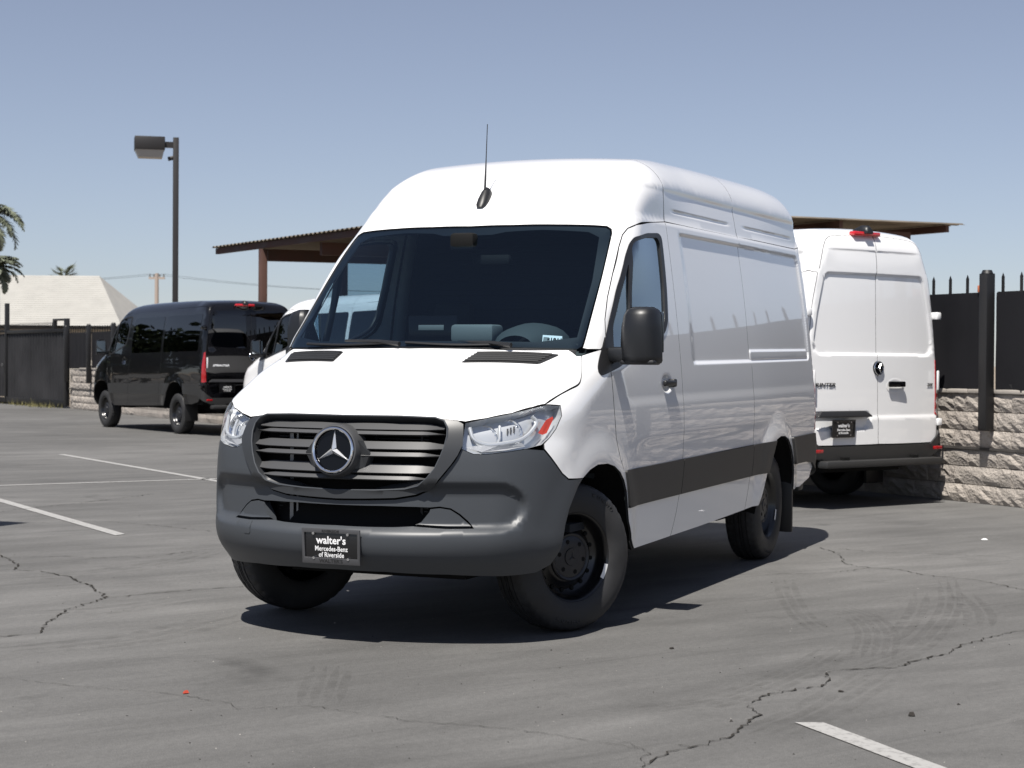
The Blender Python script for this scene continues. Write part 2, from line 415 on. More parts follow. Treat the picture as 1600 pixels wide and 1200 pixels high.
MCHROMR=mat('reflector_chrome',(.86,.87,.89),.10,metal=1,bump=(45,.5,.006))
MHOUS=mat('headlight_housing',(.62,.64,.66),.22,metal=.5)
MSTRIP=mat('marker_strip',(.42,.43,.45),.35,metal=.2,bump=(420,.8,.002))
MAMBER=mat('red_reflector',(.62,.050,.018),.25,coat=.6,bump=(300,.4,.001))
MRED=mat('red_lens',(.35,.006,.010),.12,coat=1)
MREDL=mat('red_brake_lens',(.55,.010,.015),.2,coat=1)
MLITE=mat('white_lens',(.75,.75,.75),.15,coat=1)
MTYRE=mat('tyre_rubber',(.030,.030,.031),.60,bump=(260,.18,.0012),noise=(7,.22),spec=.35)
MRIM=mat('black_rim',(.004,.004,.005),.28,coat=.25)
MCAP=mat('hub_cap',(.018,.019,.023),.36)
MPAPER=mat('white_paper',(.78,.78,.78),.7)
MWHITE=mat('white_print',(.85,.85,.85),.6)
MDKTXT=mat('dark_print',(.02,.02,.02),.4)
MPLATE=mat('black_plate',(.008,.008,.009),.3,coat=.3)
MFRAME=mat('pewter_frame',(.10,.10,.105),.40,metal=.5)
MSHUT=mat('shut_line_shade',(.045,.046,.048),.8,spec=.2)  # panel edges coloured dark to stand for shade inside the shut lines
MBADGE=mat('grey_badge',(.03,.03,.035),.25,metal=.4)
MDASH=mat('dashboard_vinyl',(.050,.058,.060),.7,bump=(150,.2,.002))
MGREY=mat('grey_trim',(.16,.17,.17),.6)
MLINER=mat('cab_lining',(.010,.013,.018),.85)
MSEAT=mat('seat_cloth',(.012,.012,.013),.9)
MMIRR=mat('mirror_silver',(.75,.80,.82),.03,metal=1)
MFRIT=mat('windscreen_border',(.006,.007,.010),.35)
MWIND=glass('windscreen_glass',(.60,.73,.79),.85,1.5,0.0,(.72,.88,1.0))
MSIDEG=glass('side_glass',(.58,.70,.78),1.9,1.52,0.0,(.80,.92,1.0))
MTINT=glass('tinted_glass',(.035,.035,.04),1.0,1.52)
MLENS=glass('clear_lens',(.965,.97,.975),.5,1.42)
# ---------------------------------------------------------------- vans
def liftS(F,pts,smooth=False,n=6):
    P=np.array(pts,float)
    if smooth: P=catmull(P,n)
    O=np.c_[P[:,0],np.zeros(len(P)),P[:,1]];D=np.tile([0,1.,0],(len(P),1)); return F.cast(O,D)
def liftF(F,pts,smooth=False,n=6,x0=-.3):
    P=np.array(pts,float)
    if smooth: P=catmull(P,n)
    O=np.c_[np.full(len(P),x0),P];D=np.tile([1.,0,0],(len(P),1)); return F.cast(O,D)
def liftR(F,pts,smooth=False,n=6):
    P=np.array(pts,float)
    if smooth: P=catmull(P,n)
    O=np.c_[np.full(len(P),-4.),P];D=np.tile([-1.,0,0],(len(P),1)); return F.cast(O,D)
def cat3(*a): return np.vstack([np.asarray(q,float) for q in a])
def mir(P): return np.asarray(P,float)*[1,-1,1]
def loopsym(half):
    "half: 3D pts from centre line (y=0) round to centre line again on y>=0 -> closed symmetric loop"
    h=np.asarray(half,float); b=mir(h)[::-1]
    return np.vstack([h,[p for p in b if abs(p[1])>1e-3]])
def rpoly(pts,r=.03,n=4):
    "round the corners of a 2D polygon"
    P=[np.array(p,float) for p in pts];out=[]
    for i,p in enumerate(P):
        a=P[i-1]-p;b=P[(i+1)%len(P)]-p;la=np.linalg.norm(a);lb=np.linalg.norm(b);k=min(r,la*.45,lb*.45)
        A=p+a/la*k;B=p+b/lb*k
        for t in np.linspace(0,1,n+1): out.append((1-t)**2*A+2*t*(1-t)*p+t*t*B)
    return np.array(out)
FARCH=[(.487,.392),(.478,.47),(.461,.59),(.43,.668),(.388,.722),(.335,.77),(.27,.809),(.17,.845),(.06,.866),(-.09,.864),(-.20,.845),(-.29,.808),(-.35,.762),(-.39,.70),(-.42,.606),(-.45,.53),(-.53,.43),(-.62,.368)]
RARCH=[(-3.164,.421),(-3.25,.53),(-3.322,.639),(-3.38,.735),(-3.46,.81),(-3.57,.860),(-3.68,.878),(-3.80,.875),(-3.92,.848),(-4.02,.785),(-4.08,.70),(-4.115,.60),(-4.13,.47)]
SEAM1=[(-1.273,.379),(-1.345,.50),(-1.415,.69),(-1.44,.85),(-1.445,1.10),(-1.45,1.28),(-1.45,1.8),(-1.475,2.238)]
SEAM2=[(-2.86,.414),(-2.925,.58),(-2.995,.84),(-3.01,1.1),(-3.02,1.425),(-3.04,1.78),(-3.065,2.259)]
DOORF=[(-1.172,2.212),(-.906,2.178),(-.805,2.150),(-.733,2.109),(-.644,2.035),(-.489,1.878),(-.373,1.744),(-.29,1.625),(-.245,1.52),(-.232,1.40),(-.232,1.314),(-.245,1.161),(-.268,1.007),(-.313,.883),(-.36,.815)]
WINO=[(-.739,2.062),(-.821,2.104),(-1.058,2.143),(-1.294,2.160),(-1.348,2.140),(-1.345,2.08),(-1.312,1.847),(-1.265,1.635),(-1.20,1.573),(-1.074,1.528),(-.70,1.447),(-.357,1.365),(-.10,1.322),(-.069,1.338),(-.082,1.365),(-.171,1.459),(-.280,1.573),(-.461,1.796),(-.653,1.993)]
WING=[(-.775,2.06),(-.84,2.082),(-1.05,2.115),(-1.255,2.128),(-1.292,2.10),(-1.258,1.84),(-1.215,1.66),(-1.16,1.60),(-1.05,1.56),(-.70,1.475),(-.585,1.45),(-.66,1.72),(-.735,2.02)]
WINQ=[(-.655,1.945),(-.628,1.72),(-.555,1.445),(-.34,1.40),(-.325,1.46),(-.36,1.585),(-.50,1.77)]
def rear_sculpt(F,win):
    base=F.__class__.__call__
    def g(x,y,z):
        f=base(F,x,y,z); m=sstep(-4.5,-4.7,x); ay=np.abs(y)
        zr=z-.0
        aw=ay+.845-np.interp(zr,[1.5,1.65,1.91,2.28],[.85,.842,.795,.70])
        a=np.maximum(rrect(aw,zr,-.5,.845,1.495,2.275,.06),(ay*.75-zr+.90)*.8)   # chamfered lower corners
        f=f+m*.020*sstep(.016,-.016,a)
        f=f+m*.008*sstep(.010,-.006,rrect(ay,zr,-.5,.70,2.3,2.505,.02))*sstep(2.36,2.505,zr)*sstep(.72,.5,ay)
        f=f+m*.040*sstep(.012,-.012,rrect(y,zr,.105,.885,.765,.945,.085))*sstep(.945,.90,zr+0*y)
        f=f-m*.010*sstep(.905,.86,zr)*sstep(.3,.6,zr)*sstep(.97,.9,ay)
        return f
    return g
class VF:
    "field wrapper with the rear-door pressings"
    def __init__(s,F): s.F=F; s.g=rear_sculpt(F,F.windows)
    def __call__(s,x,y,z): return s.g(x,y,z)
    cast=Field.cast; normal=Field.normal
FIELDS={(True,False):Field(True,False),(False,True):Field(False,True)}
FIELDS_R={k:VF(v) for k,v in FIELDS.items()}
def star_mb(r,n_up=Vector((0,0,1)),depth=.012):
    "three-pointed star, lying in YZ, facing +X"
    mb=MB()
    for k in range(3):
        t=2*pi*k/3; d=Vector((0,sin(t),cos(t))); e=Vector((0,cos(t),-sin(t)))
        w=.135*r; hub=-d*0
        tip=d*r; l=d*.0+e*w*1.0+d*.11*r; q=d*.0-e*w*1.0+d*.11*r
        c=Vector((depth,0,0))
        mb.add([tip,l,c,q,Vector((0,0,0))],[(0,1,2),(0,2,3),(1,4,2),(4,3,2)])
    return mb
def wheel(parent,name,loc,side,steer=0,detail=True,sticker=True):
    """side=+1: outer face towards +y"""
    m=Matrix.Rotation(0 if side>0 else pi,4,'Z')
    Rt=.387;w=.245
    wt=empty(name,loc,steer,None); wt.parent=parent
    bpy.data.objects.remove(wt)
    N=160 if detail else 64
    prof=[(.085,.222),(.105,.232),(.118,.252),(.1225,.285),(.1215,.315),(.115,.345),(.104,.366),(.092,.377),(.080,.381),(.062,.3855),(.048,.3862),(.047,.379),(.037,.379),(.036,.3868),(.014,.3870),(.013,.379),(.004,.379),(.003,.387)]
    prof=prof+[(-a,r) for a,r in prof[::-1]]
    mb=MB(); V=[];mcount=len(prof)
    for k in range(N):
        t=2*pi*k/N
        for a,r in prof:
            if r>.380 and abs(a)>.05 and detail: r-= .007*((k+(1 if a>0 else 0))%4==0)
            elif .3725<r<.380 and abs(a)>.07 and detail: r-=.006*(k%4==0)
            elif r>.3865 and detail and k%8==0 and abs(a)<.05: r-=.004
            V.append((r*cos(t),a,r*sin(t)))
    Fq=[(k*mcount+j,k*mcount+j+1,((k+1)%N)*mcount+j+1,((k+1)%N)*mcount+j) for k in range(N) for j in range(mcount-1)]
    mb.add(V,Fq)
    rot=(0,0,steer+(0 if side>0 else pi))
    o=obj(name,mb,MTYRE,parent,smooth=True,angle=28,loc=loc,rot=rot)
    # rim
    rim=MB().lathe([(-.10,.235),(.085,.2275),(.100,.234),(.105,.229),(.099,.220),(.070,.213),(.045,.205),(.028,.192),(.016,.174),(.022,.160),(.040,.140),(.052,.128),(.054,.118),(.045,.10),(.045,.0)],64 if detail else 32)
    ro=obj('rim',rim,MRIM,o,smooth=True,angle=50)
    if detail:
        holes=MB()
        for k in range(16):
            t=2*pi*(k+.3)/16; p=Vector((.176*cos(t),.0205,.176*sin(t))); d=Vector((.0,.95,0))+Vector((cos(t),0,sin(t)))*-.2
            holes.cyl(p-d*.004,p+d*.004,.011,10)
        obj('rim_hole',holes,MBLACK,o,kind='stuff')
    cap=MB().lathe([(.040,.127),(.066,.126),(.072,.120),(.070,.112),(.066,.108),(.070,.100),(.074,.060),(.074,.047),(.079,.045),(.079,.0)],48 if detail else 24)
    co=obj('hub_cap',cap,MCAP,o,smooth=True,angle=32)
    if detail:
        nm=MB()
        for k in range(6):
            t=2*pi*k/6+.2; nm.cyl((.082*cos(t),.066,.082*sin(t)),(.082*cos(t),.0735,.082*sin(t)),.0125,6)
        obj('bolt_recess',nm,MBLACK,o,kind='stuff')
        st=star_mb(.034,depth=.006).xf(Matrix.Translation((0,.0785,0))@Matrix.Rotation(pi/2,4,'Z'))
        obj('star_relief',st,MCAP,o)
        if sticker:
            sm=MB();L=[]
            for r_,y_ in ((.2065,.1045),(.2300,.1055)):
                for k in range(7):
                    t=-.22-.36*k/6; L.append((r_*cos(t)*-side,y_,r_*sin(t)))
            sm.add(L,[(i,i+1,8+i,7+i) for i in range(6)])
            obj('balance_weight',sm,MPAPER,o)
    if detail and sticker:
        L=MB()
        for k,ch in enumerate('KUMHO'):
            for a0 in (1.02,-1.75):
                t=a0-side*(k-2)*.105*(1 if a0>0 else -1)*-1*(-1); d=Vector((cos(t)*-side*1.0,0,sin(t))); 
                up=d if a0>0 else -d; q=d*.330; q.y=.1192
                L.add(*(lambda mb:(mb.v,mb.f))(text_mb(ch,.034,.0016,.0008).xf(basis(q,up.cross(Vector((0,1,0))),up,Vector((0,1,0))))))
        obj('tyre_lettering',L,MTYRE,o,kind='stuff')
    return o
def van(loc,rz,paint,label,cat,high=True,windows=False,front=True,rear=True,detail=1,lift=0,group=None,steer=0,glassm=None,cab_clear=True,rear_text=None):
    F0=FIELDS[(high,windows)]; F=F0; FR=FIELDS_R[(high,windows)]
    sp=.032 if detail else (.045 if not windows else .07)
    name='cargo_van' if not windows else 'passenger_van'
    root=empty(name,loc,rz,label,cat,group)
    body=root
    wl=[]
    def side_pan(nm,poly,m,holes=(),chart=SIDE,**k):
        a=panel(nm,k.pop('field',F),chart,poly,m,k.pop('parent_l',root),holes=holes,sp=k.get('sp',sp),**{q:v for q,v in k.items() if q not in('sp','parent_r')})
        return a
    def both(nm,poly,m,holes=(),chart=SIDE,field=None,**k):
        a=panel(nm,field or F,chart,poly,m,root,holes=holes,sp=k.pop('sp',sp),**k)
        # mirrored copy
        me=a.data.copy(); n=len(me.vertices)
        co=np.empty(n*3);me.vertices.foreach_get('co',co);co=co.reshape(-1,3)*[1,-1,1]
        fs=[tuple(p.vertices)[::-1] for p in me.polygons]
        vn=np.zeros((n,3))
        for l,nn in zip(me.loops,me.corner_normals): vn[l.vertex_index]=nn.vector
        vn=vn*[1,-1,1]
        m2=bpy.data.meshes.new(nm); m2.from_pydata(co.tolist(),[],fs); m2.materials.append(m)
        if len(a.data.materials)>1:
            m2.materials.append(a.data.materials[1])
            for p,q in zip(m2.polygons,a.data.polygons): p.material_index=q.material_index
        for p in m2.polygons: p.use_smooth=True
        m2.normals_split_custom_set_from_vertices(vn.tolist()); bpy.data.meshes.remove(me)
        b=bpy.data.objects.new(nm,m2); COL.objects.link(b); b.parent=root
        return a,b
    zb=lambda x: 2.222-.012*x
    BUMP=Stereo((-.4,0,.8),(1,0,0)); FEND=Stereo((-.5,.15,.95),(.55,.8,.15)); UPF=Stereo((-1.7,0,1.25),(.35,0,1),(1,0,0)); UP=Stereo((-2.6,0,1.2),(0,0,1),(1,0,0)); UPR=Stereo((-3.9,0,1.4),(-.2,0,1),(1,0,0)); REARC=Stereo((-3.9,0,1.3),(-1,0,0)); RSIDE=Stereo((-3.75,0,1.3),(-.25,1,0))
    WB=[(-.05,.879,1.463),(.075,.58,1.471),(.14,.3,1.473),(.168,0,1.474)]          # windscreen foot
    wt_pts=[(0,2.165),(.25,2.164),(.5,2.161),(.70,2.157),(.765,2.150),(.79,2.132),(.800,2.10)]
    WT=np.array([(-.567,0,2.164),(-.59,.25,2.163),(-.645,.5,2.16),(-.70,.70,2.157),(-.722,.765,2.150),(-.722,.79,2.130),(-.705,.797,2.10)])
    WS=np.array([(-.45,.836,1.85),(-.12,.874,1.52),(-.075,.879,1.478)])
    WBs=catmull(np.array([(-.05,.860,1.462),(.075,.58,1.471),(.14,.3,1.473),(.168,0,1.474)]),8)
    ws_half=cat3(WT,WS,WBs)                                          # centre top -> centre bottom
    ws_loop=loopsym(ws_half)
    # ---- front clip
    hood_side=np.array([(.500,.902,1.184),(.363,.925,1.230),(.269,.940,1.255),(.165,.952,1.283),(.099,.940,1.332),(.030,.915,1.383),(-.03,.890,1.430)])
    hood_front=cat3(liftF(F,[(1e-9,1.121),(.08,1.121),(.16,1.121),(.24,1.121),(.32,1.120),(.40,1.119),(.48,1.115),(.55,1.107)]),[(.80,.608,1.097),(.743,.693,1.117),(.660,.792,1.142),(.570,.865,1.166)])
    hood_front[0,1]=0
    hood_back=WBs+[.03,0,-.008]; hood_back[0]=(.0,.872,1.44)
    hood=panel('hood',F,TOP,loopsym(cat3(hood_front,catmull(hood_side,5),hood_back)),paint,root,sp=sp)
    cowl=panel('cowl',F,TOP,loopsym(cat3(hood_back[::-1]+[.012,0,0.0],WBs+[-.02,0,.02])),MPLASTIC,root,sp=.03,off=-.012,flange=0)
    HL=np.array([(.803,.608,1.095),(.743,.693,1.117),(.660,.792,1.142),(.503,.903,1.181),(.410,.946,1.178),(.425,.957,1.127),(.485,.952,1.065),(.536,.938,1.022),(.588,.919,.989),(.668,.871,.972),(.749,.798,.958),(.802,.720,.948),(.831,.666,.949),(.852,.611,.973)])
    HL=F.cast(*(lambda d:(np.tile(BUMP.c,(len(d),1)),d/np.linalg.norm(d,axis=1)[:,None]))(HL-BUMP.c))
    pillar_foot=np.array([(-.06,.890,1.455),(-.171,.943,1.462)])
    f_out=cat3(catmull(hood_side,5),pillar_foot[1:],liftS(F,[(-.205,1.44),(-.229,1.40),(-.229,1.314),(-.242,1.161),(-.265,1.007),(-.310,.883),(-.355,.822),(-.39,.812)]),liftS(F,[(-.40,.74),(-.39,.70)]),liftS(F,FARCH[:13][::-1][:7] and [p for p in FARCH[6:13]][::-1]),liftS(F,[(.425,.815)]),liftF(F,[(.984,.844),(.953,.925),(.93,.968)],x0=-.5),[(.575,.925,.994)],HL[7:3:-1])
    both('fender',f_out,paint,chart=FEND)
    # bumper
    arch_up=liftS(F,FARCH[:7])
    bb=np.array([(.982,0,.358),(.956,.249,.356),(.86,.542,.347),(.675,.805,.342),(.56,.895,.35)])
    top_half=cat3(liftF(F,[(1e-9,.713),(.15,.717),(.30,.724),(.40,.742),(.47,.775),(.54,.85),(.585,.915),(.615,.985)]))
    bout=cat3(bb,arch_up,liftS(F,[(.425,.812)]),liftF(F,[(.984,.842),(.953,.922),(.93,.964)],x0=-.5),HL[9:14],top_half[::-1][1:] if False else top_half[::-1])
    INT=cat3(liftF(F,[(1e-9,.688),(.23,.690),(.40,.689),(.46,.686),(.455,.665),(.44,.645),(.42,.618),(.39,.60),(.31,.592),(1e-9,.591)]))
    FIN=liftF(F,[(.462,.684),(.51,.690),(.56,.682),(.60,.655),(.635,.622),(.668,.590),(.55,.5885),(.392,.5975),(.422,.618),(.442,.645),(.457,.665)])
    bumper_holes=[loopsym(INT)]
    if front and detail:
        bh=cat3(liftF(F,[(1e-9,.688),(.23,.690),(.40,.689),(.462,.687),(.51,.692),(.56,.684),(.602,.657),(.637,.624),(.672,.588),(.55,.586),(.39,.595),(.31,.590),(1e-9,.589)]))
        bumper_holes=[loopsym(bh)]
    bump_loop=loopsym(bout)
    ex=[]
    if front and detail:
        for zz in (.60,.585,.572,.785,.80,.77): 
            pl=liftF(F,[(y,zz) for y in np.linspace(-.86,.86,110)]); ex.append(pl)
        for yy in (.83,.845,.86,.875,.89):
            for sg in (1,-1): ex.append(liftF(F,[(yy*sg,z) for z in np.linspace(.6,.78,10)]))
    panel('front_bumper',F,BUMP,bump_loop,MPLASTG,root,flange=.008,holes=bumper_holes,sp=sp*.8,extra=ex)
    # rest of front
    if front:
        both('headlight_lens',HL,MLENS,chart=BUMP,sp=.03,gap=.003)
        mb=MB();
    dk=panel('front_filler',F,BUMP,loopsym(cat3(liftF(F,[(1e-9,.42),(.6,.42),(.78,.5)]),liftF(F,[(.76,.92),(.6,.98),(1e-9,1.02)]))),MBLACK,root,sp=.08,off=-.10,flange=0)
    if front and detail: front_details(root,F,HL,BUMP,paint)
    # ---- cab upper
    dseam=liftS(F,[(p[0]+.0,p[1]+.0) for p in DOORF[:9]]+[(-.235,1.525)])
    roof1=lambda x,z0: F.cast(*(lambda t:(np.tile([x,0,1.25],(len(t),1)),np.c_[np.zeros(len(t)),np.sin(t),np.cos(t)]))(np.linspace(math.atan2(.86,z0-1.25),0,16)))
    s1=roof1(-1.475,zb(-1.475)); s2=roof1(-3.065,zb(-3.065))
    cabh=cat3(s1[::-1],[(-1.475,.858,2.236)],dseam,[(-.190,.946,1.475),(-.171,.943,1.462),(-.085,.900,1.462)])
    cabh=F.cast(*(lambda d:(np.tile(UPF.c,(len(d),1)),d/np.linalg.norm(d,axis=1)[:,None]))(cabh-UPF.c))
    # pillar polygon: outer half then windscreen half back to the centre top
    ws_in=cat3([(-.058,.882,1.468)],WS[::-1],WT[::-1])
    cab_loop=cat3(cabh,ws_in); 
    full=np.vstack([cab_loop,mir(cab_loop)[::-1][1:-1]])
    capex=[]
    if detail and high:
        for sg in (1,-1):
            for zz in (2.415,2.40,2.425,2.385): capex.append(liftS(F,[(x,zz) for x in np.linspace(-1.46,-.98,16)])*[1,sg,1])
    panel('cab_roof',F,UPF,full,paint,root,sp=.022 if detail else sp,extra=capex)
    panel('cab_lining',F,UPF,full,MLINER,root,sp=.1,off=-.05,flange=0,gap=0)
    panel('windscreen',F,UPF,ws_loop,glassm or MWIND,root,sp=.05,off=-.004,gap=.004,flange=.0)
    if detail:
        hole=cat3([(-.53,0,2.10),(-.545,.15,2.10),(-.57,.22,2.115),(-.61,.42,2.13),(-.665,.68,2.12),(-.655,.745,2.09)],[(-.42,.795,1.84),(-.10,.835,1.53)],WBs[6:]+[-.05,0,.035])
        hole=hole[hole[:,1].argsort()] if False else hole
        panel('windscreen_frit',F,UPF,ws_loop,MFRIT,root,holes=[loopsym(hole)],sp=.05,off=-.010,gap=.004,flange=0)
    # roofs
    edge=[(-4.83,.86,zb(-4.83))]
    zt=2.665 if high else 2.36
    def rear_edge(n): 
        return liftR(FR,[(.905,.62),(.905,1.0),(.895,1.5),(.835,1.95),(.80,2.12),(.785,2.19)] if not high else [(.925,.62),(.928,1.0),(.915,1.5),(.868,1.95),(.79,2.3)],True,4)
    re_low=rear_edge(0)
    re_top=liftR(FR,[(.77,2.32),(.70,2.53),(.655,2.60),(.58,2.635),(.3,2.655),(1e-9,2.66)] if high else [(.775,2.22),(.735,2.27),(.66,2.31),(.5,2.335),(.25,2.35),(1e-9,2.355)],False)
    rex=[];
    if high:
        for sg in (1,-1):
            rex.append(np.vstack([liftS(F,[(x,zz-.012*x) for x in np.linspace(-4.7,-1.5,180)])*[1,sg,1] for zz in (2.36,2.372,2.384,2.396,2.408,2.42,2.432,2.236)]))
            rex.append(np.vstack([liftS(F,[(x,zz-.012*x) for x in np.linspace(-4.7,-1.5,200)])*[1,sg,1] for zz in (2.275,2.281,2.287,2.2925,2.2975,2.303,2.309,2.315)]))
    panel('roof',F,UP,loopsym(cat3(s1[::-1],s2)),paint,root,sp=.034 if high else sp,extra=rex)
    corner=cat3(liftS(F,[(-4.2,zb(-4.2)),(-4.7,zb(-4.7))]),[(-4.84,.83,zb(-4.84)),(-4.88,.80,zb(-4.88))])
    rr=cat3(s2[::-1],liftS(F,[(-3.5,zb(-3.5))]),corner,re_top)
    rr=FR.cast(*(lambda d:(np.tile(UPR.c,(len(d),1)),d/np.linalg.norm(d,axis=1)[:,None]))(rr-UPR.c))
    rr[0,1]=0;rr[-1,1]=0
    panel('roof',FR,UPR,loopsym(rr),paint,root,sp=.034 if high else sp,extra=rex)
    # ---- sides
    s1l=liftS(F,SEAM1,True,5);s2l=liftS(F,SEAM2,True,5)
    arch_b=liftS(F,FARCH[13:])
    door=cat3(s1l,liftS(F,DOORF,False),arch_b[0:],liftS(F,[(-1.0,.373)]))
    wh=liftS(F,[p for p in rpoly([(-.76,2.045),(-.83,2.085),(-1.058,2.123),(-1.285,2.138),(-1.322,2.12),(-1.29,1.847),(-1.24,1.645),(-1.18,1.593),(-1.06,1.548),(-.70,1.467),(-.33,1.39),(-.315,1.46),(-.35,1.60),(-.475,1.776),(-.665,1.973)],.03,3)])
    hring=[liftS(F,[(-1.165+1.7*rr_*cos(t),1.275+rr_*sin(t)) for t in np.linspace(0,2*pi,26)[:-1]]) for rr_ in (.022,.030,.037,.044,.051,.058,.066,.075)] if detail else []
    crs=[liftS(F,[(x,zz-.008*x) for x in np.linspace(-1.42,-.3,60)]) for zz in (1.14,1.152,1.164,1.176,1.188,1.2,1.21)] if detail else []
    d1,d2=both('front_door',door,paint,holes=[wh],sp=sp*.8,extra=hring+crs)
    wo=liftS(F,rpoly(WINO,.03,3)); wg=liftS(F,rpoly(WING,.03,3)); wq=liftS(F,rpoly(WINQ,.02,3))
    for a,b,dr in ((None,None,None),):
        so1,so2=both('window_surround',wo,MPLASTIC,holes=[wg,wq],sp=.03,off=.004,flange=.03,hgap=0)
        g1,g2=both('window_glass',wg,glassm or MSIDEG,sp=.06,off=-.007,gap=-.004,flange=0)
        q1,q2=both('quarter_glass',wq,glassm or MSIDEG,sp=.06,off=-.007,gap=-.004,flange=0)
        for o,d in ((so1,d1),(so2,d2),(g1,d1),(g2,d2),(q1,d1),(q2,d2)): o.parent=d
    belt1=liftS(F,[(x,zb(x)) for x in np.linspace(-1.475,-3.065,6)])
    cargo1=cat3(s1l,belt1[1:-1],s2l[::-1],liftS(F,[(-2.4,.402),(-1.8,.388)]))
    def fx(pairs): return [liftS(F,np.array(p)) for p in pairs] if detail else []
    exs=[]
    if not windows:
        for d_ in (-.018,-.012,-.006,.0,.006,.012,.018):
            top=[(x,2.16+d_-.012*x) for x in np.linspace(-4.70,-1.74,200)];bot=[(x,1.375+d_-.012*x) for x in np.linspace(-4.70,-1.74,200)]
            lf=[(-1.735+d_*4.2,z) for z in np.linspace(1.44,2.14,35)];rt=[(-4.74+d_,z) for z in np.linspace(1.46,2.18,35)]
            br=[(x,1.446+d_*.7-.012*x) for x in np.linspace(-4.68,-3.05,90)]
            ar=[]
            for (cx,cz,a0) in ((-1.76,2.10,0),(-1.76,1.435,-pi/2),(-4.68,2.10,pi/2),(-4.68,1.435,pi)):
                ar+=[(cx+(.06+d_)*cos(a0+t),cz-.012*cx+(.06+d_)*sin(a0+t)) for t in np.linspace(.08,pi/2-.08,7)]
            exs+=top+bot+lf+rt+br+ar+[(x,1.175+d_*1.8-.008*x) for x in np.linspace(-4.6,-1.5,120)]+[(x,2.205+d_*.8-.012*x) for x in np.linspace(-4.7,-1.5,150)]
    def exin(): return [liftS(F,exs)] if exs else []
    p1,p2=both('side_panel',cargo1,paint,extra=exin(),sp=.024 if detail else (.034 if not windows else sp))
    belt2=liftS(F,[(x,zb(x)) for x in np.linspace(-3.065,-4.7,7)])
    cargo2=cat3(liftS(F,RARCH),liftS(F,[(-4.25,.468),(-4.40,.47),(-4.70,.52),(-4.79,.60)]),[(-4.90,.90,.62)],re_low,corner[::-1][:2],belt2[::-1][:-1],s2l[::-1],liftS(F,[(-3.0,.418)]))
    cargo2=FR.cast(*(lambda d:(np.tile(RSIDE.c,(len(d),1)),d/np.linalg.norm(d,axis=1)[:,None]))(cargo2-RSIDE.c))
    c1,c2=both('side_panel',cargo2,paint,chart=RSIDE,field=FR,extra=exin(),sp=.024 if detail else (.034 if not windows else sp))
    if windows:
        for xa,xb,pp in ((-1.52,-2.98,(p1,p2)),(-3.08,-4.66,(c1,c2))):
            gg=both('side_window',liftS(F,rpoly([(xa,1.40-.012*xa),(xa,2.09-.012*xa),(xb,2.09-.012*xb),(xb,1.40-.012*xb)],.07,4)),MTINT,off=.004,sp=.08)
            for o,q in zip(gg,pp): o.parent=q
    # mouldings
    zt_=lambda x:.811-.0128*x; zb_=lambda x:.601-.011*x
    sx=lambda z,S: np.interp(z,[p[1] for p in S],[p[0] for p in S])
    def mould(xa,xb,pa=None,pb=None):
        A=[(x,zt_(x)) for x in np.linspace(xa[0],xb[0],5)];B=[(x,zb_(x)) for x in np.linspace(xb[1],xa[1],5)]
        return liftS(F,A+B)
    s1t,s1b=sx(.83,SEAM1),sx(.615,SEAM1);s2t,s2b=sx(.848,SEAM2),sx(.635,SEAM2)
    for xa,xb in (((-.372,-.425),(s1t,s1b)),((s1t,s1b),(s2t,s2b)),((s2t,s2b),(-3.53,-3.325))):
        both('side_moulding',mould(xa,xb),MPLASTS,off=.013,flange=.02,gap=.0035,sp=.06)
    # rear bumper
    rb=cat3(liftR(FR,[(1e-9,.605),(.5,.605),(.80,.607),(.88,.66)]),liftS(F,[(-4.83,.80),(-4.80,.868),(-4.06,.858),(-4.10,.70),(-4.115,.655),(-4.5,.655),(-4.72,.64)]),liftR(FR,[(.86,.50),(.80,.47),(1e-9,.47)]))
    RB=Stereo((-4.0,0,.7),(-1,0,0))
    panel('rear_bumper',FR,RB,loopsym(rb),MPLASTS,root,sp=.05,off=.018,flange=.03)
    # rear doors
    ddy=.0
    cs=liftR(FR,[(1e-9,2.66-.004 if high else 2.35),(1e-9,2.2),(1e-9,1.5),(1e-9,1.0),(1e-9,.615)])
    rd=cat3(liftR(FR,[(.45,.612),(.88,.615)]),re_low,re_top,cs[1:])
    rwin=liftR(FR,rpoly([(.10,1.50),(.10,2.22),(.74,2.20),(.80,1.95),(.845,1.53)] if not high else [(.10,1.50),(.10,2.25),(.74,2.23),(.80,1.95),(.845,1.53)],.06,4))
    for mr in (False,True):
        exr=[]
        if rear and detail<2 and not windows:
            sg=-1 if mr else 1
            for d_ in (-.018,-.012,-.006,0,.006,.012,.018):
                exr.append(liftR(FR,[(y,2.275+d_) for y in np.linspace(.02,.78,45)])); exr.append(liftR(FR,[(y,2.505+d_) for y in np.linspace(.02,.69,26)]))
                exr.append(liftR(FR,[(y,1.495+d_) for y in np.linspace(.02,.62,24)])); exr.append(liftR(FR,[(float(np.interp(z,[1.5,1.65,1.91,2.28],[.85,.842,.795,.70]))+d_,z) for z in np.linspace(1.62,2.22,34)]))
                exr.append(liftR(FR,[(y,.905+d_) for y in np.linspace(.02,.88,30)]))
                exr.append(liftR(FR,[(y,.75*y+.90+d_) for y in np.linspace(.80,.84,5)]))
                if not mr:
                    exr.append(liftR(FR,[(y,.765+d_) for y in np.linspace(.12,.87,30)])); exr.append(liftR(FR,[(y,.93+d_) for y in np.linspace(.12,.87,30)]))
        class FM:  # mirrored field so that one outline serves both doors
            def __init__(s,F): s.F=F
            def __call__(s,x,y,z): return s.F(x,-y,z)
            cast=Field.cast; normal=Field.normal
        fld=FM(FR) if mr else FR
        o=panel('rear_door',fld,REARC,rd,paint,root,sp=(.026 if rear and not windows else .08),extra=exr,mirror=mr)
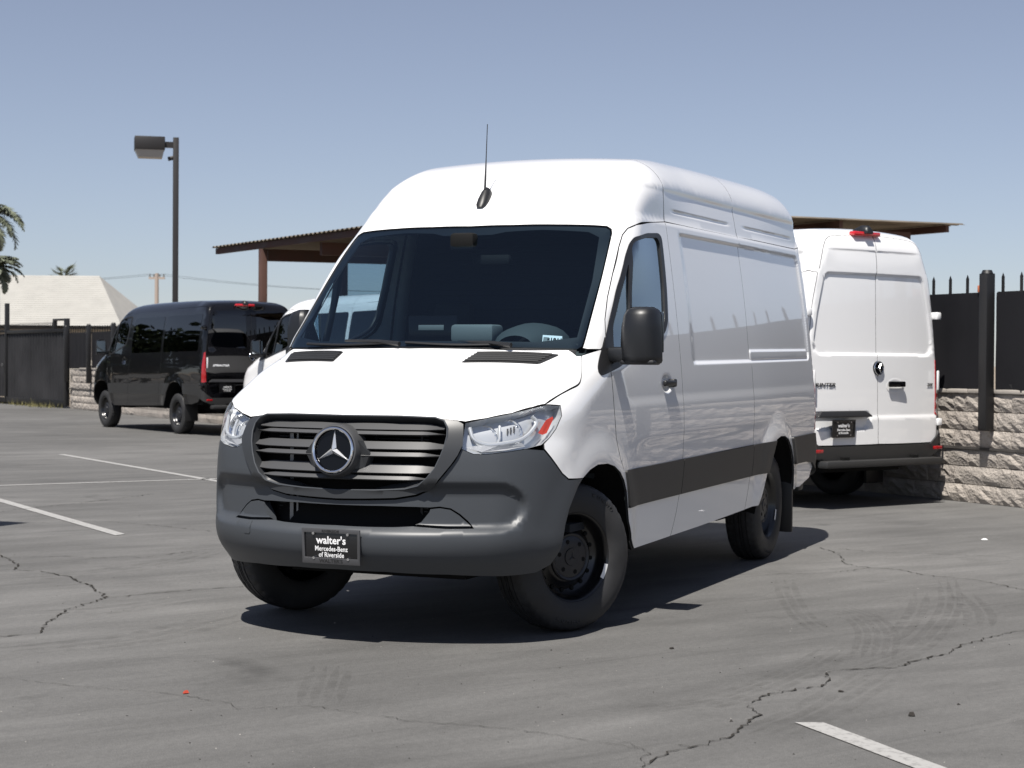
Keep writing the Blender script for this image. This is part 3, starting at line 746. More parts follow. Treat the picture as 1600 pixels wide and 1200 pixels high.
        if windows:
            g=panel('rear_window',fld,REARC,rwin,MTINT,o,sp=.06,off=.004,mirror=mr)
    tl=cat3(liftS(F,[(-4.855,.885),(-4.86,1.2),(-4.872,1.43)]),liftR(FR,[(.905,1.45),(.905,1.2),(.90,.885)]))
    t1,t2=both('tail_light',tl,MRED,chart=Stereo((-4.2,0,1.1),(-.75,.65,0)),field=FR,off=.006,flange=.02,sp=.05)
    if rear: rear_details(root,FR,(t1,t2),high,paint,rear_text)
    # step bar
    sb=MB().box(-5.07,-4.93,-.84,.84,.40,.47); obj('rear_step',sb,MPLASTS,root,bevel=.02)
    sb=MB()
    for y in (-.5,.5): obj('step_bracket',MB().box(-5.0,-4.6,y-.04,y+.04,.42,.5),MBLACK,root)
    # ---- under and inside
    ub=MB().box(-4.75,.35,-.54,.54,.34,.56); ub.box(-3.15,-.70,-.92,.92,.40,.60); ub.box(-4.75,-4.18,-.90,.90,.47,.62)
    ub.box(-3.9,-3.43,-.62,.62,.28,.42); ub.cyl((-3.665,-.75,.385),(-3.665,.75,.385),.06,12); ub.cyl((-.0,-.72,.36),(0,.72,.36),.045,10)
    ub.box(.0,.55,-.5,.5,.30,.36); ys_=np.linspace(-.80,.80,21); xs_=liftF(F,[(y,.44) for y in ys_])[:,0]-.035; ub.prism([(.50,-.58)]+[(float(x),float(y)) for x,y in zip(xs_,ys_)]+[(.50,.58)],.405,.42)
    obj('underbody',ub,MBLACK,root)
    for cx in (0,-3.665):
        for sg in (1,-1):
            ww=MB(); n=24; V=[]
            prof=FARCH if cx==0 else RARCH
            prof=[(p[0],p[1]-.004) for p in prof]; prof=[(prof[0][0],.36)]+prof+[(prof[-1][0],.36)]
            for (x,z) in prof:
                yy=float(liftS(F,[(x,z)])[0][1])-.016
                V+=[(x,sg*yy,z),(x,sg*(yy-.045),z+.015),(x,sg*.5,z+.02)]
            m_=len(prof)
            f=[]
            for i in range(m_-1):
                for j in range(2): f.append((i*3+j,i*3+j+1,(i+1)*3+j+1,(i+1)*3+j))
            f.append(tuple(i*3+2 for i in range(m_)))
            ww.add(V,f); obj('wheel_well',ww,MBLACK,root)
    for sg in (1,-1):
        mf=MB().box(-4.16,-4.125,sg*.72,sg*.985,.155,.66); obj('mud_flap',mf,MPLASTIC,root,bevel=.008)
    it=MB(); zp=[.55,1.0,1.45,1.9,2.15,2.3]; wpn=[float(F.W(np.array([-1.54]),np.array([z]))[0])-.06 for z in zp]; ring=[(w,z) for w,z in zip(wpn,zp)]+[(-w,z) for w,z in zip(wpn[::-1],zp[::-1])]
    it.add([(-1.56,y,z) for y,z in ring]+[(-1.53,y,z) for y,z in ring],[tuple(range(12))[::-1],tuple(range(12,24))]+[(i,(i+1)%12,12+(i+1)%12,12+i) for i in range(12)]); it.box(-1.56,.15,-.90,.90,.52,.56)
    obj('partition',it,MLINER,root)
    if detail:
        rb_=MB()
        for z in np.arange(1.45,2.2,.09): rb_.box(-1.529,-1.517,-.74,.45,z,z+.035)
        obj('partition_rib',rb_,MLINER,root,bevel=.005,kind='stuff')
    eng=MB().box(.12,.78,-.50,.50,.42,1.02); eng.box(-.05,.12,-.84,.84,.9,1.40)
    obj('engine_block',eng,MBLACK,root)
    cab_details(root,detail)
    mirrors(root,F,(d1,d2),detail)
    if detail: door_handles(root,F,(d1,d2))
    # ---- wheels
    for cx,st in ((0,steer),(-3.665,0)):
        for sg in (1,-1):
            wloc=(cx,sg*.825,.387-lift)
            if st: wloc=(.08*sin(-st)*sg,sg*(.75+.075*cos(st)),.387-lift)
            wheel(root,'wheel',wloc,sg,st,detail>0 or windows,sticker=detail>0)
    root.location.z+=lift
    return root
def offp(F,P,d):
    P=np.atleast_2d(np.asarray(P,float));return P+F.normal(P)*d
def front_details(root,F,HL,BUMP,paint):
    # --- grille frame (ring) and opening
    inner=liftF(F,[(1e-9,1.117),(.30,1.118),(.47,1.113),(.512,1.100),(.535,1.07),(.541,1.03),(.535,.98),(.52,.93),(.498,.875),(.465,.83),(.42,.80),(.35,.782),(.2,.768),(1e-9,.760)])
    outer=liftF(F,[(1e-9,1.126),(.30,1.124),(.50,1.117),(.575,1.105),(.603,1.09),(.612,1.05),(.617,.99),(.600,.94),(.572,.893),(.53,.835),(.47,.775),(.40,.745),(.30,.727),(.15,.720),(1e-9,.716)])
    def bul(X): return .004+.012*sstep(1.11,.98,X[:,2])
    panel('grille_frame',F,BUMP,loopsym(outer),MPLASTG2,root,holes=[loopsym(inner)],sp=.02,off=bul,flange=.05)
    # thin bright lip round the opening
    lp=offp(F,loopsym(inner),.012); lip=MB().tube([tuple(p) for p in lp]+[tuple(lp[0])],.0045,6,cap=False)
    obj('grille_lip',lip,MPLASTG,root,smooth=True)
    back=MB().box(.70,.76,-.52,.52,.72,1.05); obj('grille_backing',back,MBLACK,root)
    rad=MB()
    for z in np.arange(.56,1.08,.016): rad.box(.815,.82,-.42,.42,z,z+.004)
    for y in (-.36,-.12,.13,.38): rad.box(.813,.826,y,y+.012,.56,1.08)
    obj('radiator_core',rad,MDARKM,root,kind='stuff')
    rb=MB().box(.83,.86,-.335,-.315,.56,1.06).box(.83,.855,-.30,-.29,.62,1.06)
    obj('radiator_bracket',rb,MSTEEL,root)
    def slat(z0,z1,hw,d0,d1,nm):
        ys=np.linspace(-hw,hw,41); mb=MB(); V=[]
        xs=F.cast(np.c_[np.full(41,-.3),ys,np.full(41,(z0+z1)/2)],np.tile([1.,0,0],(41,1)))[:,0]
        for y,x in zip(ys,xs):
            e=.012*sstep(hw-.10,hw,abs(y))
            V+=[(x+d0,y,z0-e),(x+d1,y,z1+e*.3),(x+d1-.012,y,z1-.006+e*.3),(x+d0-.05,y,z0-.012-e)]
        f=[]
        for i in range(40):
            for j in range(4): f.append((i*4+j,i*4+(j+1)%4,(i+1)*4+(j+1)%4,(i+1)*4+j))
        f+=[(0,1,2,3),(163,162,161,160)]
        mb.add(V,f); return obj(nm,mb,MPLASTG3,root,smooth=True,angle=25)
    for z0,z1,hw in ((1.089,1.060,.515),(1.002,.967,.530),(.893,.852,.497)): slat(z0,z1,hw,-.042,-.008,'grille_slat')
    for z0,z1,hw in ((1.052,1.037,.525),(.951,.933,.520),(.839,.820,.465)): slat(z0,z1,hw,-.022,-.006,'grille_slat')
    # --- emblem
    c=Vector((1.012,0,.957)); nrm=Vector((1,0,.10)).normalized(); ey=Vector((0,1,0)); ez=nrm.cross(ey)
    B=basis(c,nrm,ey,ez)
    h=MB().lathe([(-.09,.138),(-.03,.132),(-.004,.127),(.006,.123),(.008,.117),(.003,.112)],56,axis='x').xf(B); eh=obj('emblem_housing',h,MPLASTG3,root,smooth=True,angle=40)
    for s in (1,-1):
        sh=MB().add([(c.x-.02,s*.12,c.z+.05),(c.x-.035,s*.178,c.z-.015),(c.x-.045,s*.145,c.z-.085),(c.x-.02,s*.10,c.z-.09),(c.x-.07,s*.12,c.z+.05),(c.x-.08,s*.185,c.z-.015),(c.x-.08,s*.16,c.z-.09),(c.x-.07,s*.10,c.z-.09)],[(0,1,2,3),(0,4,5,1),(1,5,6,2),(2,6,7,3)])
        obj('emblem_wing',sh,MPLASTG2,eh)
    d=MB().lathe([(.0,.0),(.0,.1095)],56,axis='x').xf(B); obj('emblem_disc',d,MGLOSSB,eh)
    rg=MB(); n=64; P=[B@Vector((.012,.1065*cos(2*pi*k/n),.1065*sin(2*pi*k/n))) for k in range(n+1)]
    rg.tube(P,.0075,10,cap=False); obj('emblem_ring',rg,MCHROME,eh,smooth=True)
    obj('emblem_star',star_mb(.104,depth=.020).xf(B@Matrix.Translation((.002,0,0))),MSTAR,eh)
    # --- bumper vanes and plate
    fin=liftF(F,[(.464,.683),(.51,.689),(.56,.681),(.60,.654),(.635,.621),(.668,.590),(.55,.5885),(.394,.5985),(.424,.620),(.444,.647),(.459,.667)])
    for mr in (False,True): panel('bumper_vane',F,BUMP,fin,MPLASTG,root,sp=.02,off=lambda X:.004+.022*sstep(.46,.60,np.abs(X[:,1]))*0,mirror=mr,gap=.004,flange=.05)
    pB=basis(Vector((1.034,.0,.488)),Vector((0,1,0)),Vector((.06,0,1)).normalized(),Vector((1,0,-.06)).normalized())
    license_plate(root,pB,True)
    tcv=liftF(F,rpoly([(.520,.583),(.566,.583),(.566,.520),(.520,.520)],.010,3)); panel('tow_eye_cover',F,BUMP,tcv,MPLASTG,root,sp=.02,off=.0022,gap=0,flange=.006,mirror=True)
    # --- headlight interior
    for sg in (1,-1):
        inn=F.cast(*BUMP.inv(inset(resample(BUMP.fwd(resample(HL,.02)),.02),.012)))
        P=panel('headlight_housing',F,BUMP,HL,MHOUS,root,sp=.03,off=-.055,gap=.0,flange=0,mirror=sg<0)
        P['label']='bright silver reflector housing behind the clear lens'
        rim=offp(F,resample(HL,.03),-.057); rim2=offp(F,resample(HL,.03),-.002)
        w=MB(); n=len(rim); w.add([tuple(p*[1,sg,1]) for p in rim]+[tuple(p*[1,sg,1]) for p in rim2],[(i,(i+1)%n,n+(i+1)%n,n+i) for i in range(n)])
        obj('headlight_bezel',w,MHOUS,P)
        def at(y,z,d):
            q=liftF(F,[(y,z)],x0=-.5)[0]; nn=F.normal(q[None])[0]; return Vector(q+nn*d)*1, Vector(nn)
        for (y,z,r) in ((.708,1.040,.062),(.815,1.068,.064)):
            q,nn=at(y,z,-.085); ax=(nn*.55+Vector((1,0,.05))).normalized()
            e=Vector((0,0,1)); ey_=e.cross(ax).normalized(); ez_=ax.cross(ey_)
            b=basis(q,ax,ey_,ez_)
            bw=MB().lathe([(-.045,.0),(-.042,.014),(-.034,.026),(-.018,.042),(.012,r),(.016,r+.004),(.012,r+.008),(-.03,r+.010)],40,axis='x').xf(b)
            # fluted reflector
            bw.v=[(x,y_*sg,z_) for x,y_,z_ in bw.v]
            obj('reflector_bowl',bw,MCHROMR,P,smooth=True,angle=30)
            bu=MB().cyl((0,0,0),(.0,0,0.001),.01,4) if False else MB().lathe([(-.04,.011),(.0,.011),(.006,.006),(.007,.0)],16,axis='x').xf(b)
            bu.v=[(x,y_*sg,z_) for x,y_,z_ in bu.v]; obj('bulb',bu,MGLOSSB,P,smooth=True)
            fl=MB()
            for k in range(16):
                t=2*pi*k/16; p1=b@Vector((-.012,.046*cos(t),.046*sin(t))); p2=b@Vector((.010,(r-.002)*cos(t),(r-.002)*sin(t))); fl.tube([p1,p2],.004,4)
            fl.v=[(x,y_*sg,z_) for x,y_,z_ in fl.v]; obj('reflector_flute',fl,MCHROME,P,kind='stuff')
        for (y,z,n_) in ((.815,1.070,3),):
            for k in range(n_):
                q,nn=at(y+(k-(n_-1)/2)*.0145,z+.004*k,-.050); fb=MB().box(q.x-.004,q.x+.004,q.y*sg-.0028,q.y*sg+.0028,q.z-.014,q.z+.018); obj('reflector_facet',fb,MSTEEL,P)
        # divider, lower light strip, side reflector
        dv=[at(y,z,-.028)[0] for y,z in ((.63,1.085),(.66,1.025),(.72,1.0),(.80,1.005),(.86,1.02),(.895,1.06),(.905,1.11),(.88,1.14))]
        dv=catmull(np.array([tuple(p) for p in dv]),6)
        obj('light_trim',MB().tube([Vector(p*[1,sg,1]) for p in dv],.010,8),MHOUS,P,smooth=True)
        dv=[at(y,z,-.03)[0] for y,z in ((.765,1.0),(.770,1.03),(.765,1.06),(.758,1.095))]
        obj('light_trim',MB().tube([Vector((p.x,p.y*sg,p.z)) for p in dv],.008,8),MHOUS,P,smooth=True)
        st=offp(F,liftF(F,[(.628,.985),(.70,.960),(.80,.968),(.875,.985),(.862,1.003),(.78,.997),(.70,.995)],x0=-.5),-.022)
        m=MB().add([tuple(p*[1,sg,1]) for p in st],[tuple(range(len(st)))]); obj('marker_strip',m,MSTRIP,P)
        rf=offp(F,liftF(F,[(.934,1.045),(.9455,1.115),(.9415,1.128),(.926,1.110),(.908,1.047),(.922,1.038)],x0=-.5),-.006)
        rr_=MB().add([tuple(p*[1,sg,1]) for p in rf],[tuple(range(len(rf)))]); obj('side_reflector',rr_,MAMBER,P)
    # --- hood vents
    for sg in (1,-1):
        vp=[(.352,.372),(.205,.392),(.190,.41),(.060,.785),(.060,.80),(.075,.80),(.208,.756),(.225,.742),(.352,.39)]
        O=np.c_[np.array(vp),np.full(len(vp),.9)];P3=F.cast(O,np.tile([0,0,1.],(len(vp),1)))
        b=panel('hood_vent',F,TOP,P3,MPLASTIC,root,sp=.03,off=.003,flange=.01,mirror=sg<0)
        rb=MB()
        for t in np.linspace(.12,.88,5):
            a=np.array(vp[0])*(1-t)+np.array(vp[1])*t; e=np.array(vp[6])*(1-t)+np.array(vp[4])*t
            q=np.linspace(a+(e-a)*.03,a+(e-a)*.94,12)
            pp=F.cast(np.c_[q,np.full(12,.9)],np.tile([0,0,1.],(12,1)))+[0,0,.007]
            rb.tube([Vector(p*[1,sg,1]) for p in pp],.0065,6)
        obj('vent_louvre',rb,MPLASTS,b,smooth=True,kind='stuff')
    # --- wipers
    WBf=lambda y: (.168-.225*abs(y)**1.9,y,1.474-.011*abs(y))
    for y0,y1 in ((-.72,-.10),(-.05,.52)):
        ys=np.linspace(y0,y1,14); P=[]
        for y in ys:
            x,yy,z=WBf(y); P.append((x-.02,yy,z+.020-.010*sin((y-y0)/(y1-y0)*pi)))
        w=obj('wiper',MB().tube(P,.008,6),MPLASTIC,root,smooth=True)
        x,yy,z=WBf(y1); obj('wiper_arm',MB().tube([(x+.035,y1+.04,z+.012),(x+.0,y1-.10,z+.026),(x-.01,(y0+y1)/2,z+.030)],[.014,.010,.007],6),MPLASTIC,w,smooth=True)
    # --- antenna
    q=np.array([-.752,.003,2.329]); nn=F.normal(q[None])[0]; t=Vector((-.83,0,.56)).normalized(); N=Vector(nn)
    b=basis(Vector(q),t,Vector((0,1,0)),N)
    an=MB(); sec=[(-.085,.018,.008),(-.06,.030,.022),(-.02,.034,.036),(.03,.032,.050),(.07,.026,.052),(.085,.016,.03)]
    V=[];nk=10
    for s_,w,h in sec:
        for k in range(nk+1):
            a=pi*k/nk; V.append((s_,w*cos(a),h*sin(a)**.8))
    F_=[(i*(nk+1)+k,i*(nk+1)+k+1,(i+1)*(nk+1)+k+1,(i+1)*(nk+1)+k) for i in range(len(sec)-1) for k in range(nk)]
    F_+=[tuple(range(nk+1)),tuple(range((len(sec)-1)*(nk+1),len(sec)*(nk+1)))]
    an.add(V,F_).xf(b); ab=obj('antenna_base',an,MPLASTIC,root,smooth=True,angle=50)
    base=b@Vector((.045,0,.05)); tip=base+Vector((-.055,-.012,.385))
    P=[base+(tip-base)*k/6 for k in range(7)]
    obj('antenna_mast',MB().tube(P,[.007,.0065,.0045,.003,.0028,.0026,.0024],6),MPLASTIC,ab,smooth=True)
def license_plate(root,B,front):
    """B maps plate plane (x right, y up, z out)"""
    w,h=.312,.160
    bk=MB().box(-w/2,w/2,-h/2,h/2,-.006,0).xf(B); p=obj('license_plate',bk,MPLATE,root,bevel=.002)
    fr=MB()
    o=[(-w/2-.004,-h/2-.006),(w/2+.004,-h/2-.006),(w/2+.004,h/2+.006),(-w/2-.004,h/2+.006)]; i=[(-w/2+.010,-h/2+.024),(w/2-.010,-h/2+.024),(w/2-.010,h/2-.014),(-w/2+.010,h/2-.014)]
    V=[(x,y,.006) for x,y in o]+[(x,y,.006) for x,y in i]+[(x,y,-.004) for x,y in o]+[(x,y,.0005) for x,y in i]
    f=[]
    for k in range(4):
        l=(k+1)%4; f+=[(k,l,4+l,4+k),(k,8+k,8+l,l),(4+k,4+l,12+l,12+k)]
    fr.add(V,f).xf(B); fo=obj('plate_frame',fr,MFRAME if front else MPLATE,p,bevel=.0012)
    def txt(s,size,x,y,m,bold=0,sx=1,z=.0008):
        t=text_mb(s,size,.0006,bold,sx).xf(B@Matrix.Translation((x,y,z))); return obj('lettering',t,m,p)
    txt("walter's",.052,0,.029,MWHITE,.0011,1.0)
    txt("Mercedes-Benz",.034,0,-.012,MWHITE,.0003,.86)
    txt("of Riverside",.034,0,-.042,MWHITE,.0003,.86)
    if front:
        txt("RIVERSIDE",.017,0,h/2-.0045,MDKTXT,.0004,1.25,.0066); txt("WALTER'S",.025,0,-h/2+.0095,MDKTXT,.0004,1.15,.0066)
        sc=MB()
        for x,y in ((-.095,h/2-.017),(.095,h/2-.017),(-.095,-h/2+.022),(.095,-h/2+.022)): sc.cyl((x,y,.0),(x,y,.009),.007,10)
        obj('plate_screw',sc.xf(B),MCHROME,p,kind='stuff')
    else:
        sc=MB()
        for x,y in ((-.095,h/2-.017),(.095,h/2-.017),(-.095,-h/2+.017),(.095,-h/2+.017)): sc.cyl((x,y,.0),(x,y,.009),.006,8)
        obj('plate_screw',sc.xf(B),MCHROME,p,kind='stuff')
    return p
def cab_details(root,detail):
    n=24; ys=np.linspace(-.86,.86,n); V=[];F_=[]
    prof=lambda y:[(.10-.20*abs(y)**2,1.425),(-.10-.15*abs(y)**2,1.462),(-.30,1.475),(-.46,1.468),(-.50,1.44),(-.48,1.25),(-.40,.95),(-.3,.8)]
    for y in ys:
        for x,z in prof(y): V.append((x,y,z+.02*(1-(abs(y)/.86)**4)-.03))
    m=8
    for i in range(n-1):
        for j in range(m-1): F_.append((i*m+j,(i+1)*m+j,(i+1)*m+j+1,i*m+j+1))
    d=obj('dashboard',MB().add(V,F_),MDASH,root,smooth=True,angle=50)
    if not detail: return
    bn=MB(); V=[]
    for k in range(13):
        a=pi*k/12
        for x,s in ((-.12,.55),(-.22,.85),(-.38,1),(-.48,.97),(-.50,.9)):
            V.append((x,.47+.20*s*cos(a),1.445+.165*s*sin(a)**.75))
    bn.add(V,[(k*5+j,(k+1)*5+j,(k+1)*5+j+1,k*5+j+1) for k in range(12) for j in range(4)])
    obj('instrument_hood',bn,MDASH,d,smooth=True,angle=60)
    sw=MB(); c=Vector((-.68,.44,1.40)); ax=Vector((-.75,0,.66)).normalized(); e=Vector((0,1,0)); g=ax.cross(e)
    sw.tube([c+.19*(cos(2*pi*k/32)*e+sin(2*pi*k/32)*g) for k in range(33)],.016,8,cap=False)
    for a in (0,pi,-pi/2): sw.tube([c,c+.19*(cos(a)*e+sin(a)*g)],.014,6)
    sw.cyl(c-ax*.02,c+ax*.02,.06,16); sw.tube([c,Vector((-.35,.44,1.15))],.03,8)
    obj('steering_wheel',sw,MBLACK,root,smooth=True)
    sc=MB().box(-.46,-.435,-.33,-.02,1.46,1.655); t=obj('centre_screen',sc,MGLOSSB,d,bevel=.015)
    obj('screen_slot',MB().box(-.434,-.430,-.26,-.10,1.57,1.60),MGREY,t,bevel=.01)
    obj('dash_tray',MB().box(-.46,-.30,.0,.26,1.50,1.60),MGREY,d,bevel=.02)
    mm=MB().box(-.52,-.44,-.075,.075,2.02,2.12); mm.box(-.60,-.55,.02,.25,1.94,2.00); obj('mirror_pod',mm,MBLACK,root,bevel=.02)
    for y in (-.45,.45):
        se=MB().box(-1.25,-.72,y-.25,y+.25,.85,.98); s=obj('seat',se,MSEAT,root,bevel=.04)
        bk=MB().box(-1.34,-1.20,y-.24,y+.24,.95,1.55,); obj('backrest',bk,MSEAT,s,bevel=.05)
        obj('headrest',MB().box(-1.36,-1.27,y-.13,y+.13,1.58,1.76),MSEAT,s,bevel=.04)
    # paper stock ticket behind the screen
    q=[Vector((-.07,.652,1.560)),Vector((-.098,.752,1.554)),Vector((-.036,.774,1.487)),Vector((-.008,.672,1.495))]
    q=[p+Vector((-.022,-.008,-.022)) for p in q]
    st=MB().add(q,[(0,1,2,3)]); so_=obj('stock_ticket',st,MPAPER,root)
    ex=(q[1]-q[0]).normalized(); ey=(q[0]-q[3]).normalized(); ez=ex.cross(ey).normalized(); ey=ez.cross(ex)
    c=(q[0]+q[1])/2*.62+(q[2]+q[3])/2*.38
    B=basis(c+ez*.002,ex,ey,ez)
    obj('lettering',text_mb('81811',.040,.0003,.0012,.85).xf(B@Matrix.Translation((.012,0,0))),MBLACK,so_)
    obj('lettering',MB().box(-.048,-.026,-.018,.018,0,.001).xf(B),MGREY,so_)
def mirrors(root,F,doors,detail):
    for sg,dr in zip((1,-1),doors):
        made=[]
        # housing: lofted rounded block, faces forward
        V=[];nk=20
        secs=[(1.392,.072,.116,0),(1.405,.085,.123,0),(1.43,.088,.122,0),(1.50,.095,.121,0),(1.58,.095,.117,.0),(1.645,.088,.108,.004),(1.675,.07,.094,.006),(1.69,.035,.06,.008)]
        for z,dx,dy,o in secs:
            for k in range(nk):
                a=2*pi*k/nk; cx=np.sign(cos(a))*abs(cos(a))**.55; cy=np.sign(sin(a))*abs(sin(a))**.5
                x=-.275+dx*cx*(1.0 if cx>0 else .55)-.05*abs(cy)**3*(cx>0); V.append((x,sg*(1.126+o+dy*cy*.89),z))
        f=[(i*nk+k,i*nk+(k+1)%nk,(i+1)*nk+(k+1)%nk,(i+1)*nk+k) for i in range(len(secs)-1) for k in range(nk)]
        f+=[tuple(range(nk)),tuple(range((len(secs)-1)*nk,len(secs)*nk))]
        mb=MB().add(V,f); o=obj('mirror',mb,MPLASTM,dr,smooth=True,angle=50)
        if detail and sg<0:      # the passenger mirror is folded flat against its door
            piv=Vector((-.27,-.975,0)); o.matrix_local=Matrix.Translation(piv)@Matrix.Rotation(R_(-80),4,'Z')@Matrix.Translation(-piv)
        ft=MB().box(-.335,-.21,sg*1.035,sg*1.225,1.383,1.41); obj('mirror_foot',ft,MPLASTIC,o,bevel=.012)
        ar=MB().box(-.33,-.215,sg*.955,sg*1.14,1.395,1.478); obj('mirror_arm',ar,MPLASTM,o,bevel=.022)
        gl=MB().box(-.336,-.330,sg*1.045,sg*1.238,1.45,1.665); obj('mirror_glass',gl,MMIRR,o)
        # sail base on the pillar foot
def door_handles(root,F,doors):
    for sg,dr in zip((1,-1),doors):
        q=liftS(F,[(-1.165,1.275)])[0]; n=F.normal(q[None])[0]*[1,sg,1]; q=q*[1,sg,1]
        B=basis(Vector(q),Vector((1,0,0)),Vector((0,0,1)),Vector(n))
        B=B@Matrix.Translation((0,0,.014))
        h=MB().box(-.098,.100,-.017,.017,.010,.036).xf(B); obj('handle',h,MPLASTIC,dr,bevel=.011,segs=3)
        h=MB().box(-.105,-.055,-.024,.024,-.01,.034).xf(B); obj('lock_cover',h,MPLASTIC,dr,bevel=.010,segs=3)
def rear_details(root,F,tails,high,paint,text):
    # third brake light and camera
    zt=2.69 if high else 2.385
    q=F.cast(np.array([[-4.79,.12,1.5]]),np.array([[0,0,1.]]))[0]
    b=MB().box(-4.90,-4.82,-.07,.31,q[2]-.045,q[2]+.0) ; obj('brake_light',b,MREDL,root,bevel=.015)
    c=MB(); V=[]
    for x,w,h in ((-4.66,.03,.01),(-4.72,.055,.05),(-4.82,.06,.085),(-4.90,.055,.08),(-4.93,.045,.05)):
        for k in range(9):
            a=pi*k/8; V.append((x,.12+w*cos(a),q[2]-.02+h*sin(a)+.0))
    c.add(V,[(i*9+k,i*9+k+1,(i+1)*9+k+1,(i+1)*9+k) for i in range(4) for k in range(8)]+[tuple(range(9)),tuple(range(36,45))])
    obj('rear_camera',c,MPLASTM,root,smooth=True,angle=60)
    def at(y,z,off=0):
        p=liftR(F,[(y,z)])[0]; n=F.normal(p[None])[0]; return Vector(p)+Vector(n)*off,Vector(n)
    def frame(y,z,off): 
        p,n=at(y,z,off); n=Vector((-1,0,.03)).normalized(); ex=Vector((0,-1,0)); ey=n.cross(ex); return basis(p,ex,ey,n)
    # emblem
    B=frame(-.005,1.36,.012)@Matrix.Rotation(-pi/2,4,'Y')
    d=MB().lathe([(-.012,.070),(.0,.070),(.004,.066),(.002,.058),(.002,0)],32,axis='x').xf(B); e=obj('rear_emblem',d,MGLOSSB,root,smooth=True)
    P=[B@Vector((.004,.064*cos(2*pi*k/32),.064*sin(2*pi*k/32))) for k in range(33)]; obj('emblem_ring',MB().tube(P,.006,6,cap=False),MCHROME,e,smooth=True)
    obj('emblem_star',star_mb(.062,depth=.014).xf(B@Matrix.Translation((.004,0,0))),MCHROME,e)
    # handle
    B=frame(-.255,1.185,.0); h=MB().lathe([(.004,.075),(.006,.066),(.003,.055),(.002,0)],28,axis='z'); h.v=[(x*1.75,y,z) for x,y,z in h.v]; h.xf(B); o=obj('rear_handle',h,paint,root,smooth=True)
    g=MB().box(-.12,.12,-.012,.045,.02,.045).xf(B); obj('handle_bar',g,MGLOSSB,o,bevel=.012)
    # licence recess lid and plate
    lid=MB(); pts=[(.86,.905),(.80,.945),(.19,.945),(.13,.905),(.115,.885),(.875,.885)]
    V=[]
    for y,z in pts:
        p,_=at(y,z,.0); V.append((-4.985 if z<.93 else -4.955,y,z))
    V2=[(-4.93,y,z) for y,z in pts]
    lid.add(V+V2,[(0,1,2,3,4,5)]+[(i,6+i,6+(i+1)%6,(i+1)%6) for i in range(6)]); obj('plate_lamp_lid',lid,MPLASTIC,root,bevel=.008)
    pB=frame(.51,.775,.012); pB=basis(Vector((-4.965,.51,.775)),Vector((0,-1,0)),Vector((-.05,0,1)).normalized(),Vector((-1,0,-.05)).normalized())
    license_plate(root,pB,False)
    for y in (.865,-.865):
        r=MB().box(-4.985,-4.96,y-.06,y+.06,.545,.58); obj('rear_reflector',r,MRED,root,bevel=.006)
    for sg in (1,-1):
        for z in (1.89,.815):
            hb=MB().box(-4.92,-4.80,sg*(.955 if z<1 else .925)-.02,sg*(.955 if z<1 else .925)+.045*1 if sg>0 else sg*(.955 if z<1 else .925)+.02,z-.035,z+.04) if sg>0 else MB().box(-4.92,-4.80,-(.955 if z<1 else .925)-.045,-(.955 if z<1 else .925)+.02,z-.035,z+.04)
            obj('door_hinge',hb,MPAINTW if paint is MPAINTW else paint,root,bevel=.012)
    lt=tails
    if text:
        for s,y,z,size,sx,sh in text:
            pa,_=at(y+.17,z,.004) if y+.17<.90 else at(.90,z,.004); pb,_=at(y-.17,z,.004) if y-.17>-.90 else at(-.90,z,.004); ex=(pb-pa).normalized(); n=ex.cross(Vector((0,0,1))); n=n if n.x<0 else -n; pc,_=at(y,z,.004); B=basis(pc+n*.003,ex,n.cross(ex),n); t=text_mb(s,size,.0015,.0008,sx,sh).xf(B); obj('lettering',t,MBADGE if paint is MPAINTW else MCHROME,root)
    for o in tails:
        sg=1 if np.mean([v.co.y for v in o.data.vertices])>0 else -1
        wl=MB().box(-4.952,-4.93,sg*.897-.014,sg*.897+.014,1.14,1.34) ; obj('reverse_light',wl,MLITE,o,bevel=.012)
# ---------------------------------------------------------------- placement helpers
FWD=Vector((-.919,-.395,0)).normalized(); RGT=Vector((-.395,.919,0)).normalized()
def camp(px,py,D):
    "world point seen at photo pixel (1600x1200) at depth D"
    x=(px-800)/2725.3;y=(py-600)/2725.3
    return Vector(CAM_POS)+D*(_f+x*_r2-y*_u2)
def gnd(px,py,z=0):
    d=_f+(px-800)/2725.3*_r2-(py-600)/2725.3*_u2
    t=(z-CAM_POS[2])/d.z; return Vector(CAM_POS)+t*d
